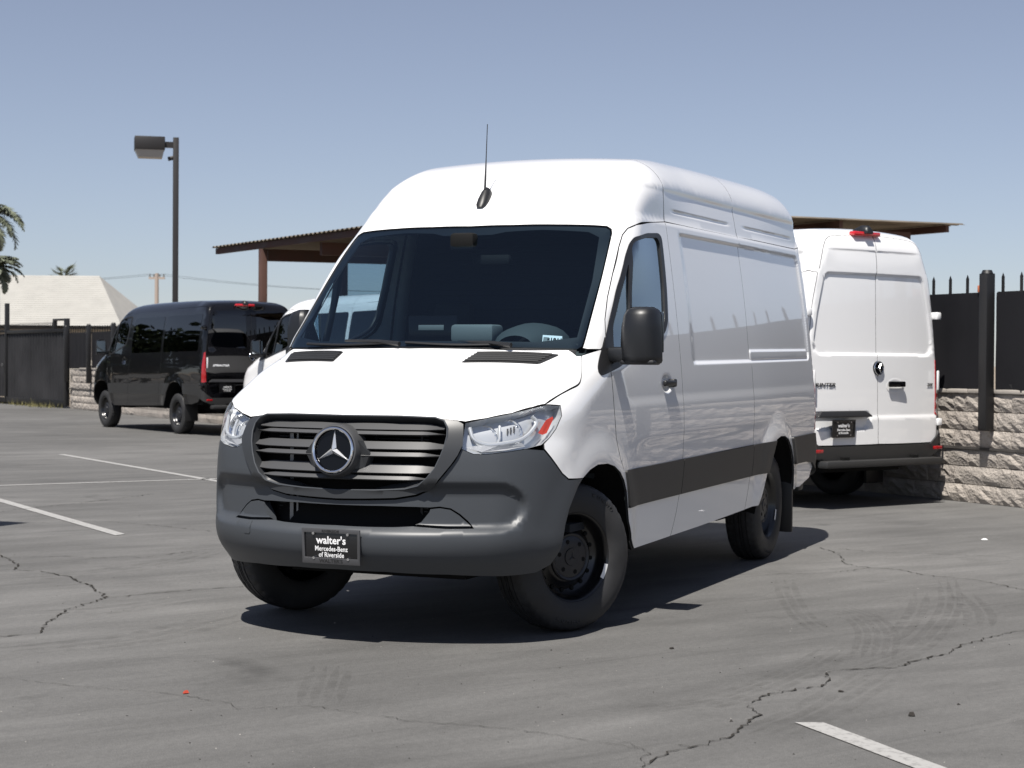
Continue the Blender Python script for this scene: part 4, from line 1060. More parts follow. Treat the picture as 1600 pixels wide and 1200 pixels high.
# ---------------------------------------------------------------- ground
def asphalt():
    m=bpy.data.materials.new('asphalt'); m.use_nodes=True; n=m.node_tree; L=n.links.new; b=n.nodes['Principled BSDF']
    tc=n.nodes.new('ShaderNodeTexCoord')
    def noise(scale,detail=6,rough=.55,vec=None,dist=0):
        t=n.nodes.new('ShaderNodeTexNoise'); t.inputs['Scale'].default_value=scale; t.inputs['Detail'].default_value=detail; t.inputs['Roughness'].default_value=rough; t.inputs['Distortion'].default_value=dist
        L(vec or tc.outputs['Object'],t.inputs['Vector']); return t.outputs['Fac']
    def ramp(v,a,b_,lo=0,hi=1):
        r=n.nodes.new('ShaderNodeMapRange'); r.inputs['From Min'].default_value=a; r.inputs['From Max'].default_value=b_; r.inputs['To Min'].default_value=lo; r.inputs['To Max'].default_value=hi; L(v,r.inputs['Value']); return r.outputs[0]
    def mul(a,b_):
        r=n.nodes.new('ShaderNodeMath'); r.operation='MULTIPLY'; L(a,r.inputs[0]); L(b_,r.inputs[1]); return r.outputs[0]
    def stretch(rot,sx,sy):
        m1=n.nodes.new('ShaderNodeMapping'); m1.inputs['Rotation'].default_value=(0,0,-rot); L(tc.outputs['Object'],m1.inputs['Vector'])
        mp=n.nodes.new('ShaderNodeMapping'); mp.inputs['Scale'].default_value=(sx,sy,1); L(m1.outputs[0],mp.inputs['Vector']); return mp.outputs[0]
    v=ramp(noise(.22,4,.5),.3,.7,.78,1.18)
    v=mul(v,ramp(noise(1.3,6,.6,dist=.6),.3,.7,.90,1.09))
    # broom / sealer streaks and tyre sweeps
    v=mul(v,ramp(noise(1.0,5,.6,stretch(R_(158),.35,3.2)),.32,.70,.85,1.11))
    v=mul(v,ramp(noise(1.0,4,.55,stretch(R_(136),.30,2.4),.8),.35,.66,.89,1.08))
    v=mul(v,ramp(noise(1.6,5,.55,stretch(R_(150),.22,5.5),1.2),.56,.74,1.0,.84))
    v=mul(v,ramp(noise(34,3,.7),.25,.75,.86,1.14))
    v=mul(v,ramp(noise(210,2,.75),.25,.75,.62,1.38))
    # dark oily spots
    v=mul(v,ramp(noise(.9,3,.5,dist=1.0),.66,.76,1.0,.72))
    col=n.nodes.new('ShaderNodeVectorMath'); col.operation='SCALE'; col.inputs[0].default_value=(.117,.1150,.1115); L(v,col.inputs['Scale'])
    L(col.outputs[0],b.inputs['Base Color']); b.inputs['Roughness'].default_value=.82; b.inputs['Specular IOR Level'].default_value=.3
    vo=n.nodes.new('ShaderNodeTexVoronoi'); vo.inputs['Scale'].default_value=120; L(tc.outputs['Object'],vo.inputs['Vector'])
    bp=n.nodes.new('ShaderNodeBump'); bp.inputs['Strength'].default_value=.35; bp.inputs['Distance'].default_value=.004; L(vo.outputs['Distance'],bp.inputs['Height'])
    b2=n.nodes.new('ShaderNodeBump'); b2.inputs['Strength'].default_value=.3; b2.inputs['Distance'].default_value=.02; L(noise(3,5),b2.inputs['Height']); L(bp.outputs[0],b2.inputs['Normal']); L(b2.outputs[0],b.inputs['Normal'])
    return m
MASPH=asphalt()
MDIRT=mat('dry_dirt',(.23,.19,.145),.95,noise=(.6,.25),bump=(8,.5,.03))
tag(obj('ground',MB().add([(-3000,-3000,-.03),(3000,-3000,-.03),(3000,3000,-.03),(-3000,3000,-.03)],[(0,1,2,3)]),MDIRT),kind='structure')
U=Vector((-.6187,-.7856,0)).normalized(); NW=Vector((-U.y,U.x,0)); NW=-NW if NW.dot(Vector((1,-1,0)))<0 else NW   # along the wall / towards the lot
W1=gnd(1590,795)-NW*.12
def wp(t,n=0,z=0): return W1+U*t+NW*n+Vector((0,0,z))
a,b_=wp(-45,-.05),wp(75,-.05)
lot=MB().add([tuple(a),tuple(b_),tuple(b_+NW*95),tuple(a+NW*95)],[(0,1,2,3)]); tag(obj('parking_lot',lot,MASPH),kind='structure')
def paint_line_mat():
    m=bpy.data.materials.new('line_paint'); m.use_nodes=True; n=m.node_tree; L=n.links.new; b=n.nodes['Principled BSDF']; b.inputs['Roughness'].default_value=.7
    tc=n.nodes.new('ShaderNodeTexCoord'); t=n.nodes.new('ShaderNodeTexNoise'); t.inputs['Scale'].default_value=26; t.inputs['Detail'].default_value=8; t.inputs['Roughness'].default_value=.7; L(tc.outputs['Object'],t.inputs['Vector'])
    r=n.nodes.new('ShaderNodeValToRGB'); r.color_ramp.elements[0].position=.33; r.color_ramp.elements[0].color=(.17,.165,.16,1); r.color_ramp.elements[1].position=.50; r.color_ramp.elements[1].color=(.32,.315,.305,1); L(t.outputs['Fac'],r.inputs[0]); L(r.outputs[0],b.inputs['Base Color']); return m
MLINE=paint_line_mat()
def pline(a,b,w,skew=0):
    a=Vector(a[:2]).to_3d();b=Vector(b[:2]).to_3d();d=(b-a).normalized();e=Vector((-d.y,d.x,0))*w/2; k=d*skew
    n=24;V=[];F=[]
    for i in range(n+1):
        p=a+(b-a)*i/n; j=.006*math.sin(i*2.3); V+=[(p.x+e.x+e.x*j*10-k.x,p.y+e.y-k.y,.004),(p.x-e.x+k.x,p.y-e.y+k.y,.004)]
    F=[(2*i,2*i+1,2*i+3,2*i+2) for i in range(n)]
    o=obj('parking_line',MB().add(V,F),MLINE); tag(o,kind='structure'); return o
g=lambda x,y: gnd(x,y)
d1=(g(180,835)-g(0,783)).normalized(); pline(g(188,836)-d1*9,g(188,836),.105,.04)
d2=(g(345,753)-g(95,710)).normalized(); pline(g(95,710),g(95,710)+d2*12,.10)
d3=(g(300,749.5)-g(0,759)).normalized(); pline(g(0,759)-d3*6,g(300,749.5)+d3*.4,.10)
d4=(g(1450,1200)-g(1264,1130)).normalized(); pline(g(1264,1130),g(1264,1130)+d4*6,.105,-.02)
# cracks: dark ragged ribbons sunk in the asphalt, drawn where the photograph has them
MCRACK=mat('crack_shadow',(.040,.038,.035),1.0,spec=0)
def crack(px,w,seed,jag=1.0,zz=.0045):
    rnd=random.Random(seed); P=[gnd(*p) for p in px]; Q=[]
    for a,b in zip(P[:-1],P[1:]):
        n=max(2,int((b-a).length/.028)); e=(b-a).normalized(); e=Vector((-e.y,e.x,0))
        for i in range(n): Q.append(a+(b-a)*i/n+e*rnd.gauss(0,.010)*jag)
    Q.append(P[-1]); V=[];F=[]
    for i,p in enumerate(Q):
        d=(Q[min(i+1,len(Q)-1)]-Q[max(i-1,0)]).normalized(); e=Vector((-d.y,d.x,0)); ww=w*.62*(.35+1.1*rnd.random()**2)*(1 if rnd.random()>.12 else .15)
        V+=[tuple((p+e*ww/2).xy)+(zz,),tuple((p-e*ww/2).xy)+(zz,)]
    F=[(2*i,2*i+1,2*i+3,2*i+2) for i in range(len(Q)-1)]
    tag(obj('asphalt_crack',MB().add(V,F),MCRACK),kind='structure')
crack([(1600,985),(1540,998),(1502,1008),(1480,1022),(1430,1033),(1405,1043),(1340,1046),(1300,1049),(1292,1056),(1300,1062),(1280,1073),(1220,1083),(1190,1090),(1166,1103),(1185,1113),(1180,1122),(1155,1142),(1130,1156),(1085,1168),(1045,1176),(1015,1190),(1003,1200)],.016,1)
crack([(0,996),(60,990),(72,974),(98,958),(105,952),(140,943),(165,933),(150,924),(143,916),(122,910),(110,902),(64,893),(22,891),(30,884),(15,875),(0,868)],.020,2)
crack([(165,935),(200,932),(255,926),(300,922),(380,917)],.014,3)
crack([(0,872),(100,870),(155,872),(230,871),(300,862)],.012,4)
crack([(0,800),(60,793),(110,788),(180,780),(240,772)],.016,5)
crack([(25,819),(100,815),(165,815),(250,822),(330,831)],.014,6)
crack([(1280,856),(1312,866),(1318,880),(1340,886),(1400,890),(1450,900),(1520,906),(1600,922)],.014,7)
crack([(1140,899),(1300,896),(1352,889),(1400,890)],.009,8)
crack([(0,1060),(120,1073),(250,1083),(360,1100),(372,1110)],.006,9,.8)
crack([(372,1108),(480,1104),(560,1115),(640,1128),(760,1136),(850,1146),(960,1165),(1010,1172)],.006,10,.9)
crack([(1312,858),(1360,863),(1460,866),(1600,872)],.010,11)
crack([(980,1160),(1010,1176),(1003,1200)],.007,12)
crack([(1060,1165),(1080,1170)],.01,13)
# rubber marks: thin worn films of tyre rubber
def film_mat():
    m=bpy.data.materials.new('rubber_film'); m.use_nodes=True; n=m.node_tree; L=n.links.new; n.nodes.clear()
    o=n.nodes.new('ShaderNodeOutputMaterial'); mx=n.nodes.new('ShaderNodeMixShader'); t=n.nodes.new('ShaderNodeBsdfTransparent'); d=n.nodes.new('ShaderNodeBsdfDiffuse'); d.inputs[0].default_value=(.05,.048,.045,1)
    tc=n.nodes.new('ShaderNodeTexCoord'); k=n.nodes.new('ShaderNodeTexNoise'); k.inputs['Scale'].default_value=9; k.inputs['Detail'].default_value=6; L(tc.outputs['Object'],k.inputs['Vector'])
    r=n.nodes.new('ShaderNodeMapRange'); r.inputs['From Min'].default_value=.36; r.inputs['From Max'].default_value=.72; r.inputs['To Min'].default_value=0; r.inputs['To Max'].default_value=.15; L(k.outputs['Fac'],r.inputs['Value'])
    L(r.outputs[0],mx.inputs[0]); L(t.outputs[0],mx.inputs[1]); L(d.outputs[0],mx.inputs[2]); L(mx.outputs[0],o.inputs[0]); return m
MFILM=film_mat()
def tyre_mark(px,w,n=4,taper=True):
    P=catmull(np.array([tuple(gnd(*p).xy) for p in px]),10); mb=MB()
    for k in range(n):
        V=[];o=(k-(n-1)/2)*w/n
        for i,p in enumerate(P):
            d=P[min(i+1,len(P)-1)]-P[max(i-1,0)];d=d/np.linalg.norm(d);e=np.array([-d[1],d[0]]); hw=w/n*.36*(1 if not taper else min(1,i/6+.1,(len(P)-1-i)/6+.1))
            for s in (1,-1): q=p+e*(o+s*hw); V.append((q[0],q[1],.0035))
        mb.add(V,[(2*i,2*i+1,2*i+3,2*i+2) for i in range(len(P)-1)])
    tag(obj('tyre_mark',mb,MFILM),kind='structure')
tyre_mark([(1300,950),(1340,962),(1368,985),(1370,1005),(1362,1030)],.24,5)
tyre_mark([(1225,905),(1232,930),(1255,965),(1290,990)],.16,3)
tyre_mark([(1480,905),(1485,945),(1462,985),(1420,1020),(1350,1045)],.16,3)
tyre_mark([(1500,925),(1530,960),(1530,980)],.20,3)
tyre_mark([(1440,925),(1432,955),(1410,985),(1395,1000)],.14,2)
tyre_mark([(1010,1112),(1100,1100),(1180,1078),(1260,1045),(1310,1015)],.22,4)
tyre_mark([(1180,1150),(1260,1120),(1330,1080),(1380,1050)],.26,4)
tyre_mark([(520,1040),(506,1075),(498,1100)],.22,4)
tyre_mark([(1048,1016),(1080,1017),(1110,1020)],.10,3,False)
tyre_mark([(1180,1052),(1200,1056),(1222,1059)],.10,3,False)
tyre_mark([(1185,966),(1205,965),(1228,967)],.09,3,False)
tyre_mark([(0,905),(120,898),(260,880),(330,862)],.3,3)
tyre_mark([(40,960),(160,955),(300,935)],.3,3)
tyre_mark([(0,1020),(200,1000),(380,960)],.35,3)
# ---------------------------------------------------------------- main vehicles
T0=[('SPRINTER',.755,1.195,.050,1.55,.25),('3500',-.81,1.195,.040,1.1,.25)]
van((0,0,0),0,MPAINTW,'large white high-roof cargo van with grey bumper and a black plate, in the foreground','van',True,False,True,False,1,steer=R_(-28))
HD=R_(-120.); hv=Vector((cos(HD),sin(HD),0)); lv=Vector((-sin(HD),cos(HD),0))
rc=camp(1372,575,17.12); rc.z=0; van(tuple(rc+hv*4.94),HD,MPAINTW,'white high-roof van seen from behind, its two rear doors closed, by the stone wall','van',True,False,False,True,0,rear_text=T0)
HB=R_(-122.5); hb=Vector((cos(HB),sin(HB),0)); lb=Vector((-sin(HB),cos(HB),0))
bw=gnd(275,678); van(tuple((bw+hb*3.665-lb*.95).xy)+(0,),HB,MPAINTK,'glossy black low-roof van with tinted windows near the black gate','van',False,True,False,True,0,lift=.10,rear_text=[('SPRINTER',.62,1.195,.05,1.5,.25)],glassm=MTINT)
HW=R_(-121); hw_=Vector((cos(HW),sin(HW),0)); lw=Vector((-sin(HW),cos(HW),0))
mw=camp(399,548,30); van(tuple((mw+hw_*.28-lw*1.15).xy)+(0,),HW,MPAINTW,'white low-roof van mostly hidden behind the foreground van, nose towards the black van','van',False,True,False,False,0,lift=.06,glassm=MTINT)
# dark side glass of the two passenger vans is added in the van builder
# ---------------------------------------------------------------- stone wall
MBLK=[mat('split_block_%d'%i,c,.92,noise=(5,.16),bump=(42,1.0,.016)) for i,c in enumerate(((.36,.325,.29),(.32,.29,.26),(.39,.35,.31),(.335,.30,.268)))]
MMORT=mat('mortar',(.24,.215,.19),.95)
MCOPE=mat('coping_concrete',(.36,.33,.295),.9,bump=(40,.5,.006),noise=(3,.12))
HW_=1.11; CR=.185; BL=.40
TW0,TW1=-16.0,36.75
mid=wp((TW0+TW1)/2,0,0)
wall=empty('stone_wall',wp(0,0,0),math.atan2(U.y,U.x),'long wall of rough split-face stone blocks under the black fence','wall')
# local axes: x along the wall away from the camera, y = left of U
ys=1 if Vector((-U.y,U.x,0)).dot(NW)>0 else -1      # towards the lot
core=MB().box(TW0,TW1,-ys*.20 if ys>0 else .02*0+.0,-ys*.02 if ys>0 else .20,0,HW_-.002) if ys>0 else MB().box(TW0,TW1,.02,.20,0,HW_-.002)
obj('wall_core',core,MMORT,wall)
obj('dark_course',MB().box(TW0,TW1,min(ys*.0,ys*.034),max(ys*.0,ys*.034),3*CR-.012,3*CR+.014),mat('dark_band',(.055,.05,.046),.95,noise=(4,.4)),wall)  # thin dark strip proud of the wall face, along one course joint
def block_mesh(seed,lod):
    rnd=random.Random(seed); nx,nz=(6,4) if lod else (3,2); V=[];F=[]
    for j in range(nz+1):
        for i in range(nx+1):
            e=(j in (0,nz)); side=i in (0,nx); d=(.006 if e else .012+.018*rnd.random()-.008*(rnd.random()<.3)); d=d if not side else min(d,.020)
            V.append(((i/nx-.5)*(BL-.004)+(0 if e or side else rnd.uniform(-.01,.01)),ys*d,(j/nz-.5)*(CR-.008)+(0 if e else rnd.uniform(-.008,.008))))
    F=[(j*(nx+1)+i,j*(nx+1)+i+1,(j+1)*(nx+1)+i+1,(j+1)*(nx+1)+i) for j in range(nz) for i in range(nx)]
    k=len(V); per=[i for i in range(nx+1)]+[(j)*(nx+1)+nx for j in range(1,nz+1)]+[nz*(nx+1)+i for i in range(nx-1,-1,-1)]+[j*(nx+1) for j in range(nz-1,0,-1)]
    V+= [(V[p][0],-ys*.03,V[p][2]) for p in per]; F+=[(per[i],k+i,k+(i+1)%len(per),per[(i+1)%len(per)]) for i in range(len(per))]
    return V,F
BM=[]
for s in range(8):
    me=bpy.data.meshes.new('block'); me.from_pydata(*[block_mesh(s,1)[0],[],block_mesh(s,1)[1]]); me.materials.append(MBLK[s%4])
    bm=bmesh.new(); bm.from_mesh(me); bmesh.ops.recalc_face_normals(bm,faces=bm.faces); bm.to_mesh(me); bm.free(); BM.append(me)
rest=[MB() for _ in range(4)]; nb=0
for r in range(6):
    n=int((TW1-TW0)/BL)
    for i in range(n):
        x=TW0+(i+.5+.5*(r%2))*BL
        if x>TW1-.2: continue
        z=(r+.5)*CR
        if -2.6<x<6.6 or x>30.5:
            o=bpy.data.objects.new('block',BM[random.randrange(8)]); COL.objects.link(o); o.parent=wall; o.location=(x,0,z); o.rotation_euler=(0,random.choice((0,pi)),0); nb+=1
            o.location.y=ys*random.uniform(-.004,.006)
        else:
            s=random.randrange(8); V,F=block_mesh(s,1 if x<2 else 0); rest[s%4].add([(v[0]+x,v[1],v[2]+z) for v in V],F)
for k in range(4): obj('block',rest[k],MBLK[k],wall,kind='stuff')
for i in range(int((TW1-TW0)/1.2)):
    x=TW0+i*1.2; c=MB().box(x+.0015,x+1.197,-.22 if ys>0 else -.035,.035 if ys>0 else .22,HW_,HW_+.045)
    obj('coping',c,MCOPE,wall,bevel=.008)
# ---------------------------------------------------------------- fence on the wall
MFEN=mat('black_fence_paint',(.009,.009,.010),.5,bump=(60,.2,.002))
MSCR=mat('privacy_screen',(.0085,.0085,.011),.85,spec=.25,bump=(350,.5,.002),noise=(1.2,.2))
fence=empty('spiked_fence',wp(0,0,HW_),math.atan2(U.y,U.x),'black steel fence with dark screening and spiked pickets on the stone wall','fence')
tp=((gnd(1537,788)-W1).dot(U))-.08; PS=2.42
posts=[tp+PS*k for k in range(-6,16) if TW0<tp+PS*k<TW1+.3]
for x in posts:
    p=MB().box(x-.055,x+.055,min(ys*.045,ys*.155),max(ys*.045,ys*.155),-.36,1.20)
    obj('post',p,MFEN,fence,bevel=.006)
    obj('post_cap',MB().cyl((x,ys*.10,1.20),(x,ys*.10,1.235),.060,12,.045),MFEN,fence,smooth=True)
for a,b in zip(posts[:-1],posts[1:]):
    for z0,z1,nm in ((.98,1.02,'top_rail'),(.06,.10,'bottom_rail')):
        obj(nm,MB().box(a+.061,b-.061,-.02,.02,z0,z1),MFEN,fence)
    n=20;V=[];w=b-a-.12
    for i in range(n+1):
        x=a+.06+w*i/n
        for z in (.02,.3,.6,.95,1.01): V.append((x,ys*(.028+.012*math.sin(i*1.7+a)*(1 if .1<z<.93 else .3)+.006*math.sin(i*4.1+z*9)),z))
    obj('screen_panel',MB().add(V,[(i*5+j,(i+1)*5+j,(i+1)*5+j+1,i*5+j+1) for i in range(n) for j in range(4)]),MSCR,fence,smooth=True)
pk=MB(); pk.box(-.011,.011,-.011,.011,.02,1.16); pk.add([(-.014,-.011,1.16),(.014,-.011,1.16),(.014,.011,1.16),(-.014,.011,1.16),(0,0,1.21)],[(0,1,4),(1,2,4),(2,3,4),(3,0,4)])
pme=obj('picket',pk,MFEN,fence); xs=np.arange(TW0+.1,TW1+.2,.25); pme.location=(xs[0],0,0)
for x in xs[1:]: copy_obj(pme,fence,(float(x),0,0))
ob_=MB().box(-.06,.06,-.045,.045,0,.07); o=obj('orange_block',ob_,mat('orange_plastic',(.42,.13,.06),.6),bevel=.006); o.location=wp((gnd(1508,790)-W1).dot(U)+.15,-.02,HW_+1.021); tag(o,'small orange block lying on the fence rail by the thick post','block')
# ---------------------------------------------------------------- sliding gate
gt=empty('sliding_gate',wp(TW1,0,0),math.atan2((gnd(0,630)-gnd(110,638)).y,(gnd(0,630)-gnd(110,638)).x),'black corrugated metal sliding gate beside the end of the stone wall','gate')
G=lambda nm,x0,x1,y0,y1,z0,z1: obj(nm,MB().box(x0,x1,y0,y1,z0,z1),MFEN,gt,bevel=.006)
G('stile',.15,.32,-.06,.06,.05,2.55); G('stile',1.15,1.27,-.05,.05,2.22,2.55); G('top_rail',.32,5.4,-.05,.05,2.16,2.26); G('top_rail',.32,1.15,-.05,.05,2.49,2.55); G('bottom_rail',.32,5.4,-.05,.05,.05,.22); G('stile',5.4,5.52,-.06,.06,.05,3.1)
G('top_rail',5.52,9.5,-.05,.05,2.2,2.28); G('bottom_rail',5.52,9.5,-.05,.05,.05,.2)
MSHEET=mat('gate_sheet',(.018,.018,.020),.6,noise=(.8,.25))
for x0,x1 in ((.32,5.4),(5.52,9.5)):
    V=[];n=int((x1-x0)/.06)
    for i in range(n+1):
        x=x0+(x1-x0)*i/n; y=ys*(.012 if (i//2)%2 else -.012)
        V+=[(x,y,.22),(x,y,2.16)]
    obj('corrugated_sheet',MB().add(V,[(2*i,2*i+2,2*i+3,2*i+1) for i in range(n)]),MSHEET,gt)
pk=MB()
for x in np.arange(.4,9.4,.13):
    if x<1.3: continue
    pk.box(x-.008,x+.008,-.008,.008,2.26,2.46)
obj('picket',pk,MFEN,gt,kind='stuff')
obj('gate_handle',MB().box(5.6,5.72,ys*.06,ys*.10,1.15,1.25),MSTEEL,gt,bevel=.01)
# weeds along the gate
MWEED=mat('dry_grass',(.16,.145,.06),.9,noise=(3,.3)); wd=MB(); rnd=random.Random(5)
for k in range(1500):
    p=wp(TW1+.3+rnd.random()**.7*9,.25+rnd.gauss(0,.22)); h=rnd.uniform(.03,.16)*(1.9 if rnd.random()<.1 else 1); a=rnd.random()*6.28; w=.012
    wd.add([(p.x+w*cos(a),p.y+w*sin(a),0),(p.x-w*cos(a),p.y-w*sin(a),0),(p.x+rnd.gauss(0,.04),p.y+rnd.gauss(0,.04),h)],[(0,1,2)])
tag(obj('weeds',wd,MWEED),kind='stuff')
# ---------------------------------------------------------------- house behind the gate
MROOF=mat('pale_roof_shingle',(.33,.322,.30),.9,noise=(1.5,.07),bump=(6,.5,.03)); MSTUC=mat('stucco',(.45,.42,.37),.9,bump=(20,.3,.01))
hc=camp(155,431,75); hs_=empty('house',(hc.x,hc.y,0),math.atan2(RGT.y,RGT.x),'pale hip-roofed house beyond the black gate','house')
# local x = right, y = away
zr,ze=hc.z,2.75; e=4.6; x0=-22
rf=MB().add([(0,0,zr),(x0,0,zr),(2.0,-e,ze),(x0-e,-e,ze),(2.0,e,ze),(x0-e,e,ze)],[(0,1,3,2),(0,2,4),(0,4,5,1),(1,5,3)]); rf.add([(2.0,-e,ze-.15),(x0-e,-e,ze-.15),(2.0,e,ze-.15),(x0-e,e,ze-.15)],[(0,1,3,2)])
ro=obj('roof',rf,MROOF,hs_)
rows=MB()
for k in range(1,24):
    t=k/24; z=zr+(ze-zr)*t; y=-e*t; rows.add([(2.0*t,y,z+.02),(x0-e*t,y,z+.02),(x0-e*t,y-.01,z-.01),(2.0*t,y-.01,z-.01),(x0-e*(t-.04),y+e*.035,z+.012-(ze-zr)*.0),(2.0*(t-.04),y+e*.035,z+.012)],[(0,1,2,3)])
obj('shingle_course',rows,MROOF,ro,kind='stuff')
obj('wall',MB().box(x0-4,1.5,-4,4,0,ze-.15),MSTUC,hs_)
w=obj('window',MB().box(-6,-4,-4.06,-4.0,1.0,2.1),MLITE,hs_); obj('pane',MB().box(-5.9,-4.1,-4.075,-4.06,1.1,2.0),MGLOSSB,w)
vt=MB().cyl((-7.0,-1.3,zr-.75),(-7.0,-1.3,zr-.1),.06,8); obj('vent_pipe',vt,MSTEEL,hs_)
# ---------------------------------------------------------------- palms
MFROND=mat('palm_frond',(.13,.145,.10),.6,noise=(2,.3)); MTRUNK=mat('palm_trunk',(.16,.125,.09),.95,bump=(12,.8,.05))  # frond green lightened to stand for the haze in front of the palms
def feather_palm(px,py,D,L,nf,seed,label,droop=1.0,fan=False):
    rnd=random.Random(seed); c=camp(px,py,D); t=empty('palm_tree',(c.x,c.y,0),0,label,'palm tree','palm trees behind the house')
    tr=MB().tube([(0,0,0),(.1,.05,c.z*.5),(0,0,c.z)],[.30,.22,.17],10); obj('trunk',tr,MTRUNK,t,smooth=True)
    for k in range(nf):
        az=2*pi*k/nf*2.4+rnd.uniform(-.2,.2); el=rnd.uniform(-.35,1.25) if not fan else rnd.uniform(-.2,1.4); ln=L*rnd.uniform(.8,1.1); mb=MB(); P=[]; p=Vector((0,0,c.z)); a=el; n=14
        for i in range(n+1):
            P.append(p.copy()); a-=droop*(.11 if not fan else .04)*(1+.5*i/n); p=p+Vector((cos(az)*cos(a),sin(az)*cos(a),sin(a)))*ln/n
        if not fan:
            mb.tube(P,[.035*(1-.8*i/n) for i in range(n+1)],4)
            for i in range(2,n*4):
                f_=i/(n*4); j=min(int(f_*n),n-1); q=P[j].lerp(P[j+1],f_*n-j); d=(P[j+1]-P[j]).normalized(); s=Vector((-sin(az),cos(az),0)); up=s.cross(d)
                ll=L*.20*math.sin(pi*min(1,f_*.9+.12))**.6
                for sg in (1,-1):
                    tip=q+(s*sg*.75+d*.5+up*rnd.uniform(-.5,.25)-Vector((0,0,.35)))*ll; w=d*.032
                    mb.add([q-w,q+w,q.lerp(tip,.5)+w*1.1-Vector((0,0,0)),tip],[(0,1,2,3)])
        else:
            mb.tube(P[:8],.03,4); q=P[7]; d=(P[8]-P[7]).normalized(); s=Vector((-sin(az),cos(az),0)); 
            for i in range(17):
                b=(i-8)/8*1.25; dd=(d*cos(b)+s*sin(b)).normalized(); tip=q+dd*ln*.5-Vector((0,0,abs(b)*.12*ln)); e=dd.cross(Vector((0,0,1))).normalized()*.05*ln*.5
                mb.add([q,q.lerp(tip,.55)+e,tip,q.lerp(tip,.55)-e],[(0,1,2,3)])
        obj('frond',mb,MFROND,t)
feather_palm(-26,338,60,1.75,26,1,'tall feathery palm with drooping fronds at the left edge, the highest one')
feather_palm(-8,418,66,1.25,34,3,'lower bushy palm just above the roof at the left edge',.8)
feather_palm(100,437,95,1.15,26,4,'small fan palm peeping over the ridge of the pale roof',1,True)
# ---------------------------------------------------------------- utility pole and wires
MWOOD=mat('hazed_wood',(.36,.30,.26),.9); ub=camp(245,427,120); up=empty('utility_pole',(ub.x,ub.y,0),math.atan2(RGT.y,RGT.x),'distant thin wooden utility pole between the roof and the lamp post','utility pole')  # pole wood paled in colour to stand for haze at that distance
obj('pole',MB().cyl((0,0,0),(0,0,ub.z),.17,10,.13),MWOOD,up,smooth=True); obj('crossarm',MB().box(-.55,.55,-.06,.06,ub.z-.40,ub.z-.26),MWOOD,up)
ins=MB()
for x in (-.48,-.2,.2,.48): ins.cyl((x,0,ub.z-.26),(x,0,ub.z-.06),.05,8)
obj('insulator',ins,MGREY,up,kind='stuff')
for k,x in enumerate((-.48,.48)):
    c=camp(245,427,120); a=c+RGT*x+Vector((0,0,-.05))
    P=[]
    for i in range(-12,25):
        s=i*2.4; P.append(a+RGT*s+FWD*(abs(s)*.2)+Vector((0,0,-.012*s-(.8-.8*((abs(s)%29-14.5)/14.5)**2))))
    o=obj('power_line',MB().tube(P,.012,4),MFEN); tag(o,'thin sagging power line running from the distant wooden pole, '+('nearer the lamp post end' if 0 else ('left end of its crossarm' if k==0 else 'right end of its crossarm')),'power line','power lines on the distant pole')
# ---------------------------------------------------------------- lamp post
MPOLE=mat('bronze_pole',(.022,.020,.020),.5); MLAMPG=mat('lamp_lens',(.45,.43,.40),.4)
def lamp_post(loc,h,rz,label,tilt=0):
    t=empty('lamp_post',loc,rz,label,'lamp post','lamp posts with box heads round the parking lot')
    obj('pole',MB().box(-.072,.072,-.072,.072,.1,h),MPOLE,t,bevel=.01); obj('pole_base',MB().cyl((0,0,0),(0,0,.5),.3,20),MCOPE,t,smooth=True)
    obj('arm',MB().box(-.36,-.07,-.05,.05,h-.27,h-.12),MPOLE,t)
    hd=MB().box(-1.05,-.29,-.30,.30,h-.36,h-.02); o=obj('lamp_head',hd,MPOLE,t,bevel=.015)
    ln=MB(); z1=h-.36; z0=h-.55
    ln.add([(-1.03,-.28,z1),(-.31,-.28,z1),(-.31,.28,z1),(-1.03,.28,z1),(-.95,-.2,z0),(-.35,-.2,z0),(-.35,.2,z0),(-.95,.2,z0)],[(0,1,5,4),(1,2,6,5),(2,3,7,6),(3,0,4,7),(4,5,6,7)]); obj('lamp_lens',ln,MLAMPG,o)
    obj('sensor',MB().cyl((-.20,0,h-.56),(-.06,0,h-.52),.055,10),MPOLE,t,smooth=True)
    return t
c=camp(275,215,45); lamp_post((c.x,c.y,0),c.z,math.atan2(RGT.y,RGT.x)+R_(14),'dark lamp post with a box head standing behind the black van')
# ---------------------------------------------------------------- carport
MRUST=mat('rust_brown_steel',(.085,.042,.032),.7,noise=(2,.25)); MTIN=mat('corrugated_tin',(.16,.135,.105),.6,metal=.3,noise=(1.2,.25))
N_=camp(817,322,29); L_=camp(330,388,40); Rr=camp(1510,352,33); 
ca=(L_-N_);ca.z=0; la=ca.length; ca.normalize(); cb=Vector((ca.y,-ca.x,0)); cb=cb if cb.dot(Rr-N_)>0 else -cb; lbb=(Rr-N_).dot(cb); sk=(Rr-N_).dot(ca)
cp=empty('carport',(N_.x,N_.y,0),math.atan2(ca.y,ca.x),'brown steel carport with a corrugated roof beyond the wall','carport')
sg=1 if Vector((-ca.y,ca.x,0)).dot(cb)>0 else -1
zN=N_.z; zL=L_.z; zR=Rr.z
zz=lambda a,b: zN+(zL-zN)*a/la+(zR-zN)*b/lbb
V=[];n=int(la/.05)
for i in range(n+1):
    a=la*i/n; wv=.022 if (i//2)%2 else -.012
    for b in (0,lbb*.5,lbb): V.append((a+sk*b/lbb,sg*b,zz(a,b)+wv+.02))
obj('roof_sheet',MB().add(V,[(i*3+j,(i+1)*3+j,(i+1)*3+j+1,i*3+j+1) for i in range(n) for j in range(2)]),MTIN,cp)
